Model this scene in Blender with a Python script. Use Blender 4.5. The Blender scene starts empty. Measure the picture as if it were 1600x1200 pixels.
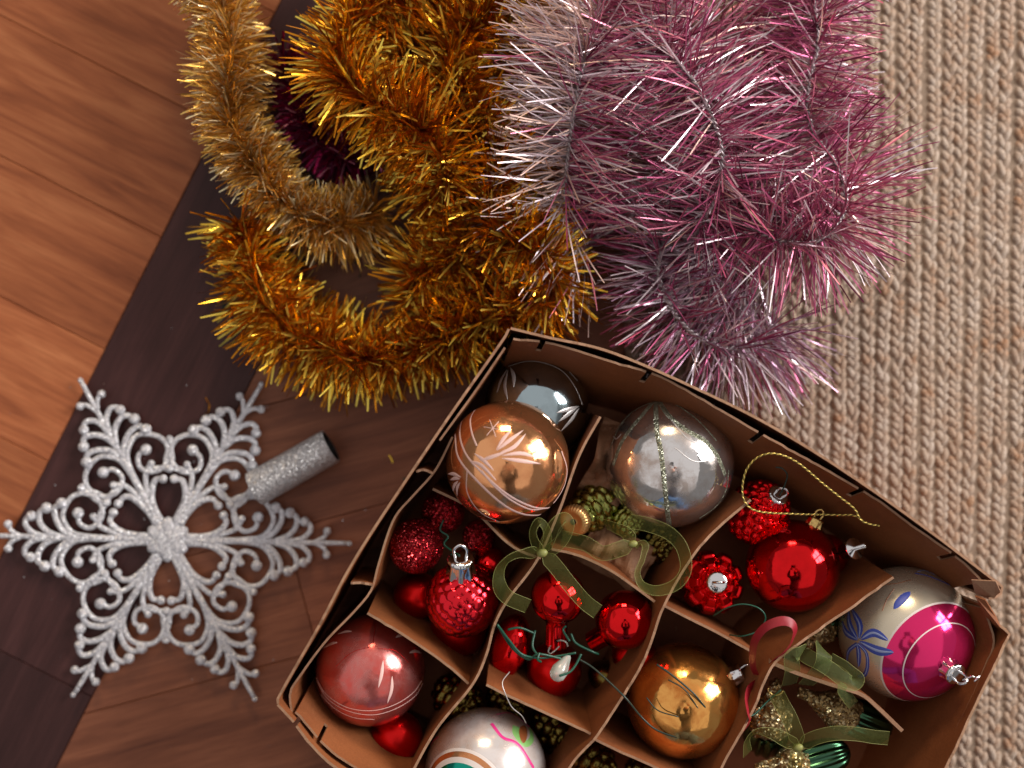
import bpy, math, random
import numpy as np
from mathutils import Vector, noise

random.seed(7); rng = np.random.default_rng(7)
S = bpy.context.scene
COL = S.collection
# ------------------------------------------------------------------ camera, light, exposure
H = 0.75            # camera height above the floor (m)
F = 1742.0          # focal length in pixels of a 1600 px wide picture
cam = bpy.data.cameras.new('camera'); camo = bpy.data.objects.new('camera', cam); COL.objects.link(camo)
camo.location = (0, 0, H); camo.rotation_euler = (0, 0, 0)
cam.sensor_width = 36; cam.lens = 36 * F / 1600; cam.clip_start = .01; cam.clip_end = 50
cam.dof.use_dof = True; cam.dof.focus_distance = H - .084; cam.dof.aperture_fstop = 2.2
S.camera = camo
w = bpy.data.worlds.new('World'); S.world = w; w.use_nodes = True
w.node_tree.nodes['Background'].inputs[0].default_value = (1, .93, .9, 1)
w.node_tree.nodes['Background'].inputs[1].default_value = .125
S.view_settings.view_transform = 'Standard'; S.view_settings.look = 'None'
S.view_settings.exposure = 0.27; S.view_settings.gamma = 1
S.cycles.max_bounces = 10; S.cycles.glossy_bounces = 6; S.cycles.transparent_max_bounces = 16
S.cycles.sample_clamp_indirect = 6; S.cycles.use_denoising = True
S.cycles.caustics_reflective = False; S.cycles.caustics_refractive = False
def area(name, loc, target, sx, sy, power, col):
    l = bpy.data.lights.new(name, 'AREA'); l.shape = 'RECTANGLE'; l.size = sx; l.size_y = sy; l.energy = power; l.color = col
    o = bpy.data.objects.new(name, l); COL.objects.link(o); o.location = loc
    o.rotation_euler = (Vector(target) - Vector(loc)).to_track_quat('-Z', 'Y').to_euler(); return o
def pane_window(name, az, zen, dist, sx, sy, nx, ny, power, col):
    az, zen = math.radians(az), math.radians(zen)
    d = Vector((math.sin(zen) * math.cos(az), math.sin(zen) * math.sin(az), math.cos(zen)))
    c = d * dist; right = Vector((-math.sin(az), math.cos(az), 0)); up = Vector((0, 0, 1))
    for i in range(nx):
        for j in range(ny):
            p = c + right * (i - (nx - 1) / 2) * sx / nx + up * (j - (ny - 1) / 2) * sy / ny
            area(name, p, p - Vector((d.x, d.y, .25)), sx / nx * .8, sy / ny * .78, power / (nx * ny), col)
pane_window('window_light', 22, 62, 2.1, .95, 1.25, 2, 3, 52, (1, .97, .95))
pane_window('far_window_light', 92, 66, 2.6, .7, .6, 2, 1, 20, (1, .78, .52))
area('ceiling_bounce_light', (-1.1, .5, 2.35), (-1.1, .5, 0), 7.0, 6.0, 46, (1, .94, .92))

# ------------------------------------------------------------------ helpers
def P(u, v, z): return Vector(((u - 800) / F * (H - z), -(v - 600) / F * (H - z), z))
def mmpx(z): return (H - z) / F
ORG = {}
def link(o, parent=None):
    COL.objects.link(o)
    if parent is not None: o.parent = parent
def mesh_obj(name, verts, faces, mats, parent=None, smooth=True, midx=None, origin=None):
    """one mesh object; verts in world space, shifted to the origin of its thing"""
    if parent is not None: org = ORG[parent.name]
    else: org = Vector(origin) if origin is not None else Vector((0, 0, 0))
    v = np.asarray(verts, dtype=np.float64).reshape(-1, 3) - np.array(org)
    me = bpy.data.meshes.new(name); me.from_pydata(v.tolist(), [], [tuple(int(i) for i in f) for f in faces])
    for m in (mats if isinstance(mats, (list, tuple)) else [mats]): me.materials.append(m)
    if midx is not None: me.polygons.foreach_set('material_index', np.asarray(midx, dtype=np.int32))
    if smooth: me.polygons.foreach_set('use_smooth', np.ones(len(me.polygons), dtype=bool))
    me.update()
    o = bpy.data.objects.new(name, me); link(o, parent)
    if parent is None: o.location = org
    ORG[o.name] = org
    return o
def thing(name, label, cat, loc, group=None):
    o = bpy.data.objects.new(name, None); o.empty_display_size = .01; COL.objects.link(o); o.location = loc
    o['label'] = label; o['category'] = cat
    if group: o['group'] = group
    ORG[o.name] = Vector(loc); return o
def tag(o, label=None, cat=None, group=None, kind=None):
    if label: o['label'] = label
    if cat: o['category'] = cat
    if group: o['group'] = group
    if kind: o['kind'] = kind
    return o
class MB:
    def __init__(s): s.v = []; s.f = []; s.m = []; s.n = 0
    def add(s, v, f, m=0):
        v = np.asarray(v, dtype=float).reshape(-1, 3)
        s.v.append(v); s.f += [tuple(i + s.n for i in q) for q in f]; s.m += [m] * len(f) if isinstance(m, int) else list(m); s.n += len(v)
    def build(s, name, mats, parent=None, smooth=True, origin=None):
        return mesh_obj(name, np.concatenate(s.v), s.f, mats, parent, smooth, s.m, origin)
def smooth_path(pts, n=8):
    p = [np.array(q, dtype=float) for q in pts]
    if len(p) < 3:
        return np.array([p[0] + (p[-1] - p[0]) * t for t in np.linspace(0, 1, n + 1)])
    p = [2 * p[0] - p[1]] + p + [2 * p[-1] - p[-2]]; out = []
    for i in range(1, len(p) - 2):
        for k in range(n):
            t = k / n
            out.append(.5 * (2 * p[i] + (p[i + 1] - p[i - 1]) * t + (2 * p[i - 1] - 5 * p[i] + 4 * p[i + 1] - p[i + 2]) * t * t + (3 * p[i] - p[i - 1] - 3 * p[i + 1] + p[i + 2]) * t ** 3))
    out.append(p[-2]); return np.array(out)
def nrm(a):
    a = np.asarray(a, dtype=float); return a / (np.linalg.norm(a, axis=-1, keepdims=True) + 1e-12)
def tube_geo(path, r, sides=8, flat=1.0, cap=True):
    path = np.asarray(path, dtype=float); n = len(path); r = np.broadcast_to(np.asarray(r, dtype=float), (n,))
    T = nrm(np.gradient(path, axis=0)); up = np.array([0, 0, 1.]) if abs(T[0][2]) < .9 else np.array([1., 0, 0])
    A = nrm(np.cross(up, T[0])); vs = []
    for i in range(n):
        A = nrm(A - T[i] * np.dot(A, T[i])); B = np.cross(T[i], A)
        for k in range(sides):
            a = 2 * math.pi * k / sides; vs.append(path[i] + r[i] * (math.cos(a) * A + math.sin(a) * B * flat))
    fs = [(i * sides + k, i * sides + (k + 1) % sides, (i + 1) * sides + (k + 1) % sides, (i + 1) * sides + k) for i in range(n - 1) for k in range(sides)]
    if cap: fs += [tuple(range(sides))[::-1], tuple((n - 1) * sides + k for k in range(sides))]
    return np.array(vs), fs
def frame_of(ax):
    ax = nrm(ax); t = np.array([0, 0, 1.]) if abs(ax[2]) < .9 else np.array([0, 1., 0])
    a = nrm(np.cross(t, ax)); return a, np.cross(ax, a), ax
def lathe_geo(prof, c, axis, seg=32, fn=None):
    """prof: (radius, height along axis) list; fn(angle, i) scales the radius"""
    a, b, ax = frame_of(axis); vs = []
    for i, (r, h) in enumerate(prof):
        for k in range(seg):
            t = 2 * math.pi * k / seg; q = r * (fn(t, i) if fn else 1); vs.append(np.array(c) + ax * h + q * (math.cos(t) * a + math.sin(t) * b))
    fs = [(i * seg + k, i * seg + (k + 1) % seg, (i + 1) * seg + (k + 1) % seg, (i + 1) * seg + k) for i in range(len(prof) - 1) for k in range(seg)]
    return np.array(vs), fs
def ball_geo(c, r, axis=(0, 0, 1), seg=72, rings=44, disp=None, bands=None, squash=1.0):
    """disp(theta, phi) -> relative radius; bands: list of colatitudes (deg) splitting material indices"""
    a, b, ax = frame_of(axis); vs = []
    ths = list(np.linspace(0, math.pi, rings + 1))
    if bands: ths = sorted(ths + [math.radians(q) for q in bands])
    for th in ths:
        for k in range(seg):
            ph = 2 * math.pi * k / seg; q = r * (disp(th, ph) if disp else 1)
            vs.append(np.array(c) + q * (math.cos(th) * squash * ax + math.sin(th) * (math.cos(ph) * a + math.sin(ph) * b)))
    fs = []; ms = []
    for i in range(len(ths) - 1):
        mid = math.degrees((ths[i] + ths[i + 1]) / 2); mi = sum(mid > q for q in sorted(bands)) if bands else 0
        for k in range(seg):
            fs.append((i * seg + k, (i + 1) * seg + k, (i + 1) * seg + (k + 1) % seg, i * seg + (k + 1) % seg)); ms.append(mi)
    return np.array(vs), fs, ms

# ------------------------------------------------------------------ materials
def new_mat(name):
    m = bpy.data.materials.new(name); m.use_nodes = True; return m, m.node_tree.nodes, m.node_tree.links, m.node_tree.nodes['Principled BSDF']
def setp(b, **k):
    for n, v in k.items():
        n = n.replace('_', ' ')
        b.inputs[n].default_value = (*v, 1) if isinstance(v, tuple) and len(v) == 3 and n in ('Base Color', 'Specular Tint', 'Sheen Tint', 'Coat Tint', 'Emission Color') else v
def ramp(N, stops):
    r = N.new('ShaderNodeValToRGB'); e = r.color_ramp.elements
    while len(e) < len(stops): e.new(.5)
    for q, (p, c) in zip(e, stops): q.position = p; q.color = (*c, 1) if len(c) == 3 else c
    return r
def coords(N, L, scale=(1, 1, 1), rnd=False, kind='Object'):
    tc = N.new('ShaderNodeTexCoord'); mp = N.new('ShaderNodeMapping'); mp.inputs['Scale'].default_value = scale
    L.new(tc.outputs[kind], mp.inputs['Vector'])
    if rnd:
        oi = N.new('ShaderNodeObjectInfo'); mu = N.new('ShaderNodeMath'); mu.operation = 'MULTIPLY'; mu.inputs[1].default_value = 37
        L.new(oi.outputs['Random'], mu.inputs[0]); L.new(mu.outputs[0], mp.inputs['Location'])
    return mp
def noise_n(N, L, mp, scale, detail=4, rough=.5, dist=0):
    n = N.new('ShaderNodeTexNoise'); n.inputs['Scale'].default_value = scale; n.inputs['Detail'].default_value = detail
    n.inputs['Roughness'].default_value = rough; n.inputs['Distortion'].default_value = dist; L.new(mp.outputs[0], n.inputs['Vector']); return n
def bump(N, L, b, src, strength, dist):
    u = N.new('ShaderNodeBump'); u.inputs['Strength'].default_value = strength; u.inputs['Distance'].default_value = dist
    L.new(src, u.inputs['Height']); L.new(u.outputs[0], b.inputs['Normal']); return u
def plain(name, col, rough=.5, metal=0., **k):
    m, N, L, b = new_mat(name); setp(b, Base_Color=col, Roughness=rough, Metallic=metal, **k); return m
def wood(name, c0, c1, c2):
    m, N, L, b = new_mat(name)
    mp = coords(N, L, (1, 9, 1), True); n1 = noise_n(N, L, mp, 9, 6, .6, .6)
    mp2 = coords(N, L, (2.2, 60, 2), True); n2 = noise_n(N, L, mp2, 14, 5, .7)
    r = ramp(N, [(.28, c0), (.5, c1), (.75, c2)]); L.new(n1.outputs[0], r.inputs[0])
    r2 = ramp(N, [(.3, (.74, .69, .66)), (.62, (1.06, 1.05, 1.04))]); L.new(n2.outputs[0], r2.inputs[0])
    mx = N.new('ShaderNodeMix'); mx.data_type = 'RGBA'; mx.blend_type = 'MULTIPLY'; mx.inputs[0].default_value = .8
    L.new(r.outputs[0], mx.inputs[6]); L.new(r2.outputs[0], mx.inputs[7])
    oi = N.new('ShaderNodeObjectInfo'); hs = N.new('ShaderNodeHueSaturation'); mr = N.new('ShaderNodeMapRange')
    mr.inputs['To Min'].default_value = .78; mr.inputs['To Max'].default_value = 1.22; L.new(oi.outputs['Random'], mr.inputs[0])
    L.new(mr.outputs[0], hs.inputs['Value']); L.new(mx.outputs[2], hs.inputs['Color']); L.new(hs.outputs[0], b.inputs['Base Color'])
    mp3 = coords(N, L, (1, 1, 1), False); n3 = noise_n(N, L, mp3, 30, 4, .6); rr = N.new('ShaderNodeMapRange')
    rr.inputs['To Min'].default_value = .32; rr.inputs['To Max'].default_value = .5; L.new(n3.outputs[0], rr.inputs[0]); L.new(rr.outputs[0], b.inputs['Roughness'])
    b.inputs['Specular IOR Level'].default_value = .22; bump(N, L, b, n2.outputs[0], .18, .0006); return m
M = {}
M['oak'] = wood('orange_wood', (.23, .066, .026), (.37, .117, .045), (.52, .195, .08))
M['dark_wood'] = wood('dark_wood', (.042, .016, .015), (.056, .021, .020), (.08, .031, .029))
M['walnut'] = wood('brown_wood', (.15, .05, .028), (.26, .092, .048), (.38, .145, .076))
def jute():
    m, N, L, b = new_mat('jute'); mp = coords(N, L, (1, 1, 1), True)
    n = noise_n(N, L, mp, 60, 4, .6); r = ramp(N, [(.30, (.33, .18, .10)), (.42, (.36, .25, .18)), (.58, (.41, .32, .255)), (.72, (.45, .365, .305))]); L.new(n.outputs[0], r.inputs[0])
    n4 = noise_n(N, L, coords(N, L, (1, 1, 1), True), 700, 3, .6); r4 = ramp(N, [(.35, (.66, .61, .57)), (.6, (1.1, 1.09, 1.07))]); L.new(n4.outputs[0], r4.inputs[0])
    mx = N.new('ShaderNodeMix'); mx.data_type = 'RGBA'; mx.blend_type = 'MULTIPLY'; mx.inputs[0].default_value = .75
    L.new(r.outputs[0], mx.inputs[6]); L.new(r4.outputs[0], mx.inputs[7]); L.new(mx.outputs[2], b.inputs['Base Color'])
    setp(b, Roughness=.85); n2 = noise_n(N, L, coords(N, L, (1, .25, 1), True), 1500, 3, .7); bump(N, L, b, n2.outputs[0], .6, .0006); return m
M['jute'] = jute()
def cardboard(name, a, c):
    m, N, L, b = new_mat(name); mp = coords(N, L); n = noise_n(N, L, mp, 16, 6, .65); r = ramp(N, [(.3, a), (.7, c)]); L.new(n.outputs[0], r.inputs[0])
    n2 = noise_n(N, L, coords(N, L), 900, 2, .6); r2 = ramp(N, [(.3, (.82, .8, .78)), (.7, (1.1, 1.1, 1.1))]); L.new(n2.outputs[0], r2.inputs[0])
    mx = N.new('ShaderNodeMix'); mx.data_type = 'RGBA'; mx.blend_type = 'MULTIPLY'; mx.inputs[0].default_value = .7
    L.new(r.outputs[0], mx.inputs[6]); L.new(r2.outputs[0], mx.inputs[7]); L.new(mx.outputs[2], b.inputs['Base Color'])
    n3 = noise_n(N, L, coords(N, L), 42, 8, .75, .8); r3 = ramp(N, [(.60, (0, 0, 0)), (.72, (1, 1, 1))]); L.new(n3.outputs[0], r3.inputs[0])
    sc = N.new('ShaderNodeMath'); sc.operation = 'MULTIPLY'; sc.inputs[1].default_value = .3; L.new(r3.outputs[0], sc.inputs[0])
    mw = N.new('ShaderNodeMix'); mw.data_type = 'RGBA'; L.new(sc.outputs[0], mw.inputs[0]); L.new(mx.outputs[2], mw.inputs[6]); mw.inputs[7].default_value = (c[0] * 1.3, c[1] * 1.5, c[2] * 1.8, 1); L.new(mw.outputs[2], b.inputs['Base Color'])
    setp(b, Roughness=.6, Specular_IOR_Level=.35); bump(N, L, b, n2.outputs[0], .35, .0005); return m
M['card'] = cardboard('brown_cardboard', (.19, .057, .018), (.30, .098, .032))
M['card_edge'] = cardboard('cardboard_edge', (.3, .155, .088), (.43, .25, .15))
M['kraft'] = cardboard('kraft_paper', (.3, .15, .08), (.42, .22, .125))
def mirror(name, col, rough=.05, dirt=.25, dirtcol=(.2, .12, .06), scale=45, metal=1.0, wob=.10):
    m, N, L, b = new_mat(name); setp(b, Base_Color=col, Metallic=metal, Roughness=rough)
    n = noise_n(N, L, coords(N, L), scale, 6, .65, .3); r = ramp(N, [(.42, (0, 0, 0)), (.64, (1, 1, 1))]); L.new(n.outputs[0], r.inputs[0])
    mu = N.new('ShaderNodeMath'); mu.operation = 'MULTIPLY'; mu.inputs[1].default_value = dirt; L.new(r.outputs[0], mu.inputs[0])
    mx = N.new('ShaderNodeMix'); mx.data_type = 'RGBA'; mx.inputs[6].default_value = (*col, 1); mx.inputs[7].default_value = (*dirtcol, 1)
    L.new(mu.outputs[0], mx.inputs[0]); L.new(mx.outputs[2], b.inputs['Base Color'])
    ad = N.new('ShaderNodeMath'); ad.operation = 'MULTIPLY_ADD'; ad.inputs[1].default_value = .35; ad.inputs[2].default_value = rough
    L.new(mu.outputs[0], ad.inputs[0]); L.new(ad.outputs[0], b.inputs['Roughness'])
    n2 = noise_n(N, L, coords(N, L), 55, 3, .55); bump(N, L, b, n2.outputs[0], wob, .0012)
    return m
M['red'] = mirror('shiny_red', (.92, .014, .018), .045, .3, (.35, .01, .01), 60, 1.0, .2)
M['red_soft'] = mirror('soft_red', (.9, .025, .04), .16, .1, (.4, .01, .01))
M['red_satin'] = mirror('satin_red', (.78, .014, .014), .3, .1, (.3, .01, .01))
M['red_old'] = mirror('old_red', (.75, .12, .1), .12, .6, (.6, .3, .28), 50, .8, .3)
M['silver_old'] = mirror('mercury_silver', (.9, .88, .87), .05, .85, (.52, .42, .36), 62, .95, .3)
M['blue_silver'] = mirror('blue_silver', (.45, .56, .6), .06, .35, (.12, .13, .13), 40, 1, .15)
M['copper'] = mirror('copper_orange', (1, .47, .21), .06, .7, (.72, .26, .1), 55, .95, .3)
M['gold_old'] = mirror('orange_gold', (1, .49, .13), .08, .7, (.6, .14, .02), 60, .95, .28)
M['ivory'] = mirror('satin_ivory', (.78, .7, .55), .24, .3, (.6, .5, .35), 25, .7)
M['pink'] = mirror('hot_pink', (.85, .03, .17), .09, .15, (.6, .03, .15), 45, .75)
M['teal'] = mirror('teal', (.02, .42, .3), .12, .1, (.01, .2, .15))
M['pearl'] = mirror('pearl', (.8, .74, .72), .16, .75, (.45, .24, .13), 28, .45)
M['silver'] = plain('chrome', (.86, .86, .87), .1, 1.0)
M['gold'] = plain('gold_metal', (.8, .55, .2), .2, 1.0)
M['gold_foil'] = plain('gold_foil', (.85, .5, .2), .32, .85)
M['green_gold'] = mirror('olive_glass', (.34, .36, .1), .1, .3, (.1, .1, .03))
M['dark_gold'] = mirror('dark_gold', (.2, .15, .035), .2, .4, (.05, .04, .02))
M['green_glass'] = mirror('green_glass', (.06, .15, .085), .16, .3, (.03, .07, .045))
M['white_paint'] = plain('white_paint', (.74, .66, .62), .4)
M['pink_white_paint'] = plain('pink_white_paint', (.76, .5, .45), .42)
M['silver_paint'] = plain('silver_paint', (.66, .62, .6), .35, .5)
M['blue_paint'] = plain('blue_paint', (.05, .08, .4), .4)
M['light_blue_paint'] = plain('light_blue_paint', (.3, .36, .62), .4)
M['magenta_paint'] = plain('magenta_paint', (.65, .03, .22), .35)
M['green_paint'] = plain('green_paint', (.2, .42, .12), .4)
M['brown_paint'] = plain('brown_paint', (.25, .07, .02), .4)
M['wire_green'] = plain('green_wire', (.008, .075, .045), .4)
M['wire_dark'] = plain('dark_wire', (.02, .035, .025), .4)
M['black'] = plain('black', (.01, .01, .01), .6)
def glitter(name, base, spark, scale, metal=.9, rough=.28, amt=1.0):
    m, N, L, b = new_mat(name); mp = coords(N, L)
    v = N.new('ShaderNodeTexVoronoi'); v.inputs['Scale'].default_value = scale; L.new(mp.outputs[0], v.inputs['Vector'])
    sx = N.new('ShaderNodeSeparateColor'); L.new(v.outputs['Color'], sx.inputs[0])
    r = ramp(N, [(.0, base), (.72, base), (.95, spark)]); L.new(sx.outputs[0], r.inputs[0]); L.new(r.outputs[0], b.inputs['Base Color'])
    # every flake faces its own way
    g = N.new('ShaderNodeNewGeometry'); s = N.new('ShaderNodeVectorMath'); s.operation = 'SUBTRACT'; s.inputs[1].default_value = (.5, .5, .5)
    L.new(v.outputs['Color'], s.inputs[0]); sc = N.new('ShaderNodeVectorMath'); sc.operation = 'SCALE'; sc.inputs['Scale'].default_value = 1.5 * amt; L.new(s.outputs[0], sc.inputs[0])
    ad = N.new('ShaderNodeVectorMath'); ad.operation = 'ADD'; L.new(g.outputs['Normal'], ad.inputs[0]); L.new(sc.outputs[0], ad.inputs[1])
    no = N.new('ShaderNodeVectorMath'); no.operation = 'NORMALIZE'; L.new(ad.outputs[0], no.inputs[0]); L.new(no.outputs[0], b.inputs['Normal'])
    setp(b, Metallic=metal, Roughness=rough); return m
M['glit_silver'] = glitter('silver_glitter', (.7, .69, .73), (1, 1, 1), 1500, .35, .36, .8)
M['glit_grey'] = glitter('grey_glitter', (.5, .49, .5), (1, 1, 1), 1700, .5, .35, .8)
M['glit_red'] = glitter('red_glitter', (.4, .01, .02), (1, .1, .1), 1300, .8, .25)
M['glit_gold'] = glitter('gold_glitter', (.3, .19, .075), (.9, .75, .45), 900, .7, .3)
M['glit_green'] = glitter('green_glitter', (.26, .27, .19), (.7, .7, .55), 1800, .5, .4)
def tinsel(name, col, rough=.25, metal=1.0, spec=.5):
    return plain(name, col, rough, metal, Specular_IOR_Level=spec)
M['t_amber'] = tinsel('amber_foil', (1, .62, .07), .24)
M['t_amber2'] = tinsel('deep_amber_foil', (.55, .21, .015), .3)
M['t_yellow'] = tinsel('yellow_foil', (1, .76, .13), .34, .8)
M['t_pale'] = tinsel('champagne_foil', (1, .66, .2), .28, .9)
M['t_pale2'] = tinsel('bronze_foil', (.68, .38, .07), .33, .9)
M['t_pale3'] = tinsel('cream_foil', (1, .82, .48), .3, .6)
M['t_pink'] = tinsel('mauve_foil', (.45, .085, .19), .34, .5)
M['t_rose'] = tinsel('rose_foil', (.72, .24, .34), .32, .6)
M['t_plum'] = tinsel('plum_foil', (.2, .025, .08), .3, .6)
M['t_silver'] = tinsel('silver_pink_foil', (.85, .72, .76), .32, .6)
M['t_peach'] = tinsel('peach_foil', (.9, .62, .52), .35, .5)
M['t_lilac'] = tinsel('lilac_foil', (.42, .24, .34), .3, .7); M['t_lilac2'] = tinsel('pale_lilac_foil', (.7, .6, .68), .28, .8)
M['core_grey'] = plain('grey_core', (.42, .36, .37), .4, .6)
M['t_magenta'] = tinsel('magenta_foil', (.4, .01, .09), .28, .8)
def organza(name, col, alpha):
    m, N, L, b = new_mat(name); setp(b, Base_Color=col, Roughness=.6)
    tr = N.new('ShaderNodeBsdfTransparent'); tr.inputs[0].default_value = (.9, .95, .8, 1)
    tl = N.new('ShaderNodeBsdfTranslucent'); tl.inputs[0].default_value = (*col, 1)
    m1 = N.new('ShaderNodeMixShader'); m1.inputs[0].default_value = .3; m2 = N.new('ShaderNodeMixShader')
    wv = noise_n(N, L, coords(N, L), 900, 2, .6); mr = N.new('ShaderNodeMapRange'); mr.inputs['To Min'].default_value = alpha - .18; mr.inputs['To Max'].default_value = alpha + .18
    L.new(wv.outputs[0], mr.inputs[0]); L.new(mr.outputs[0], m2.inputs[0])
    L.new(b.outputs[0], m1.inputs[1]); L.new(tl.outputs[0], m1.inputs[2]); L.new(tr.outputs[0], m2.inputs[1]); L.new(m1.outputs[0], m2.inputs[2])
    L.new(m2.outputs[0], N['Material Output'].inputs[0]); return m
M['organza'] = organza('olive_organza', (.15, .155, .03), .3)
M['organza2'] = organza('sage_organza', (.19, .24, .08), .36)
M['organza_edge'] = plain('organza_selvedge', (.25, .25, .07), .5)
M['red_ribbon'] = plain('red_satin_ribbon', (.26, .004, .013), .5)
def clearp():
    m, N, L, b = new_mat('clear_plastic'); setp(b, Base_Color=(.7, .74, .66), Roughness=.15, Transmission_Weight=.35, Alpha=.85); return m
M['clear'] = clearp()

# ------------------------------------------------------------------ floor of planks
def clip_poly(poly, p, n):
    """keep the side where (q-p).n >= 0"""
    out = []
    for i in range(len(poly)):
        a, b = poly[i], poly[(i + 1) % len(poly)]; da, db = (a - p).dot(n), (b - p).dot(n)
        if da >= 0: out.append(a)
        if (da >= 0) != (db >= 0): out.append(a + (b - a) * (da / (da - db)))
    return out
floor = thing('wooden_floor', 'x', 'x', (0, 0, 0)); del floor['label']; del floor['category']; floor['kind'] = 'structure'
def plank(poly, ang, mat):
    """poly: world xy polygon; grain along ang"""
    if len(poly) < 3: return
    c = sum(poly, Vector((0, 0))) / len(poly); ca, sa = math.cos(-ang), math.sin(-ang); g = .00012; n = len(poly)
    loc = [Vector(((q - c).x * ca - (q - c).y * sa, (q - c).x * sa + (q - c).y * ca)) for q in poly]
    ar = sum(loc[i].x * loc[(i + 1) % n].y - loc[(i + 1) % n].x * loc[i].y for i in range(n))
    if ar < 0: loc = loc[::-1]
    def inset(d):
        res = []
        for i in range(n):
            a, b, e = loc[i - 1], loc[i], loc[(i + 1) % n]; n1 = Vector((-(b - a).y, (b - a).x)).normalized(); n2 = Vector((-(e - b).y, (e - b).x)).normalized()
            k = (n1 + n2); k = k / max(k.length_squared, .2) * 2; res.append(b + k * d)
        return res
    L0, L1 = inset(g), inset(g + .0004); dz = random.uniform(-.0002, .0002)
    v = [(q.x, q.y, -.012) for q in L0] + [(q.x, q.y, -.0007 + dz) for q in L0] + [(q.x, q.y, dz) for q in L1]
    f = [(i, (i + 1) % n, n + (i + 1) % n, n + i) for i in range(n)] + [(n + i, n + (i + 1) % n, 2 * n + (i + 1) % n, 2 * n + i) for i in range(n)] + [tuple(2 * n + i for i in range(n))]
    me = bpy.data.meshes.new('floor_plank'); me.from_pydata(v, [], f); me.materials.append(mat); me.update()
    o = bpy.data.objects.new('floor_plank', me); link(o, floor); o.location = (c.x, c.y, 0); o.rotation_euler = (0, 0, ang)
def w2(u, v): q = P(u, v, 0); return Vector((q.x, q.y))
sa, sb = w2(318, 240), w2(0, 870); ra, rb = w2(390, 600), w2(105, 1195)
sd = (sa - sb).normalized(); sn = Vector((-sd.y, sd.x))          # sn points to the upper left
if (w2(0, 0) - sa).dot(sn) < 0: sn = -sn
sd2 = sd
big = 1.3
def strip_poly(p0, d, w0, w1, ext=(-big, big)):
    n = Vector((-d.y, d.x)); return [p0 + d * ext[0] + n * w0, p0 + d * ext[1] + n * w0, p0 + d * ext[1] + n * w1, p0 + d * ext[0] + n * w1]
# dark border board, in lengths
L = -1.31
for ln in (.95, 1.2, .9):
    a = sa + sd * L; b = sa + sd * (L + ln)
    wd = (sa - ra).dot(sn)
    plank([a, b, b - sn * wd, a - sn * wd], math.atan2(sd.y, sd.x), M['dark_wood']); L += ln
dl = (w2(630, 318) - w2(0, 0)).normalized(); pn = Vector((dl.y, -dl.x))      # pn: towards the lower left
pw = .0845
for k in range(-9, 16):
    p0 = w2(0, 243) + pn * pw * k; base = strip_poly(p0, dl, 0, -pw)
    base = clip_poly(base, sa, sn)
    cut = -.42 - .37 * ((k * 7) % 5) / 5
    for lo, hi in ((-2, cut), (cut, 2)):
        q = clip_poly(base, w2(0, 243) + dl * lo, dl); q = clip_poly(q, w2(0, 243) + dl * hi, -dl); plank(q, math.atan2(dl.y, dl.x), M['oak'])
dr = Vector((math.cos(math.radians(15)), math.sin(math.radians(15)))); prn = Vector((-dr.y, dr.x))
for k in range(-14, 15):
    p0 = w2(160, 1108) + prn * pw * k; base = strip_poly(p0, dr, 0, pw, (-2, 2)); base = clip_poly(base, ra, -sn)
    cut = .15 + .5 * ((k * 3) % 7) / 7
    for lo, hi in ((-2, cut), (cut, 2.2)):
        q = clip_poly(base, w2(160, 1108) + dr * lo, dr); q = clip_poly(q, w2(160, 1108) + dr * hi, -dr); plank(q, math.atan2(dr.y, dr.x), M['walnut'])
tag(mesh_obj('subfloor', [(-2, -2, -.013), (2, -2, -.013), (2, 2, -.013), (-2, 2, -.013)], [(0, 1, 2, 3)], M['black'], floor, False), kind='structure')

# ------------------------------------------------------------------ braided jute rug
rug = thing('jute_rug', 'braided natural jute rug lying on the wooden floor to the right of the tinsel', 'rug', (0.08, 0, 0))
def braid_mesh(seed, length=1.3, pitch=.0225):
    r_ = random.Random(seed); mb = MB(); n = int(length / .0018); ys = np.linspace(-length / 2, length / 2, n)
    ph = [r_.uniform(0, 6.28) for _ in range(4)]
    t = 2 * math.pi * ys / pitch + .9 * np.sin(ys * 31 + ph[0]) + .6 * np.sin(ys * 97 + ph[1]) + .25 * np.sin(ys * 241 + ph[2])
    wob = .0006 * np.sin(ys * 23 + ph[2]) + .0004 * np.sin(ys * 61 + ph[3])
    nz = np.array([noise.noise(Vector((seed * 9.1, y * 130, 0))) for y in ys])
    for s in range(3):
        q = t + s * 2 * math.pi / 3
        x = .0027 * np.sin(q) + wob; z = .0058 + .0015 * np.sin(2 * q) + .0005 * nz
        rr = .00255 + .0007 * np.array([noise.noise(Vector((seed * 3.3 + s * 5, y * 210, 4))) for y in ys])
        v, f = tube_geo(np.stack([x, ys, z], 1), rr, 7, .95); mb.add(v, f)
    me = mb.build('braid', M['jute'], rug); return me
bw = .0101; x = .0795; protos = [braid_mesh(s) for s in range(5)]
for p in protos: p.data.transform(__import__('mathutils').Matrix.Translation(ORG[rug.name]))
k = 0
while x < .62:
    if k < 5: o = protos[k]
    else: o = protos[(k * 3) % 5].copy(); COL.objects.link(o); o.parent = rug; o.name = 'braid'
    o.location = (x - rug.location.x, random.uniform(-.05, .05) if k >= 5 else 0, random.uniform(-.0004, .0004)); o.rotation_euler.z = -.018 + random.uniform(-.0015, .0015)
    x += bw * random.uniform(.95, 1.0); k += 1
V = []; Fc = []
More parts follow.
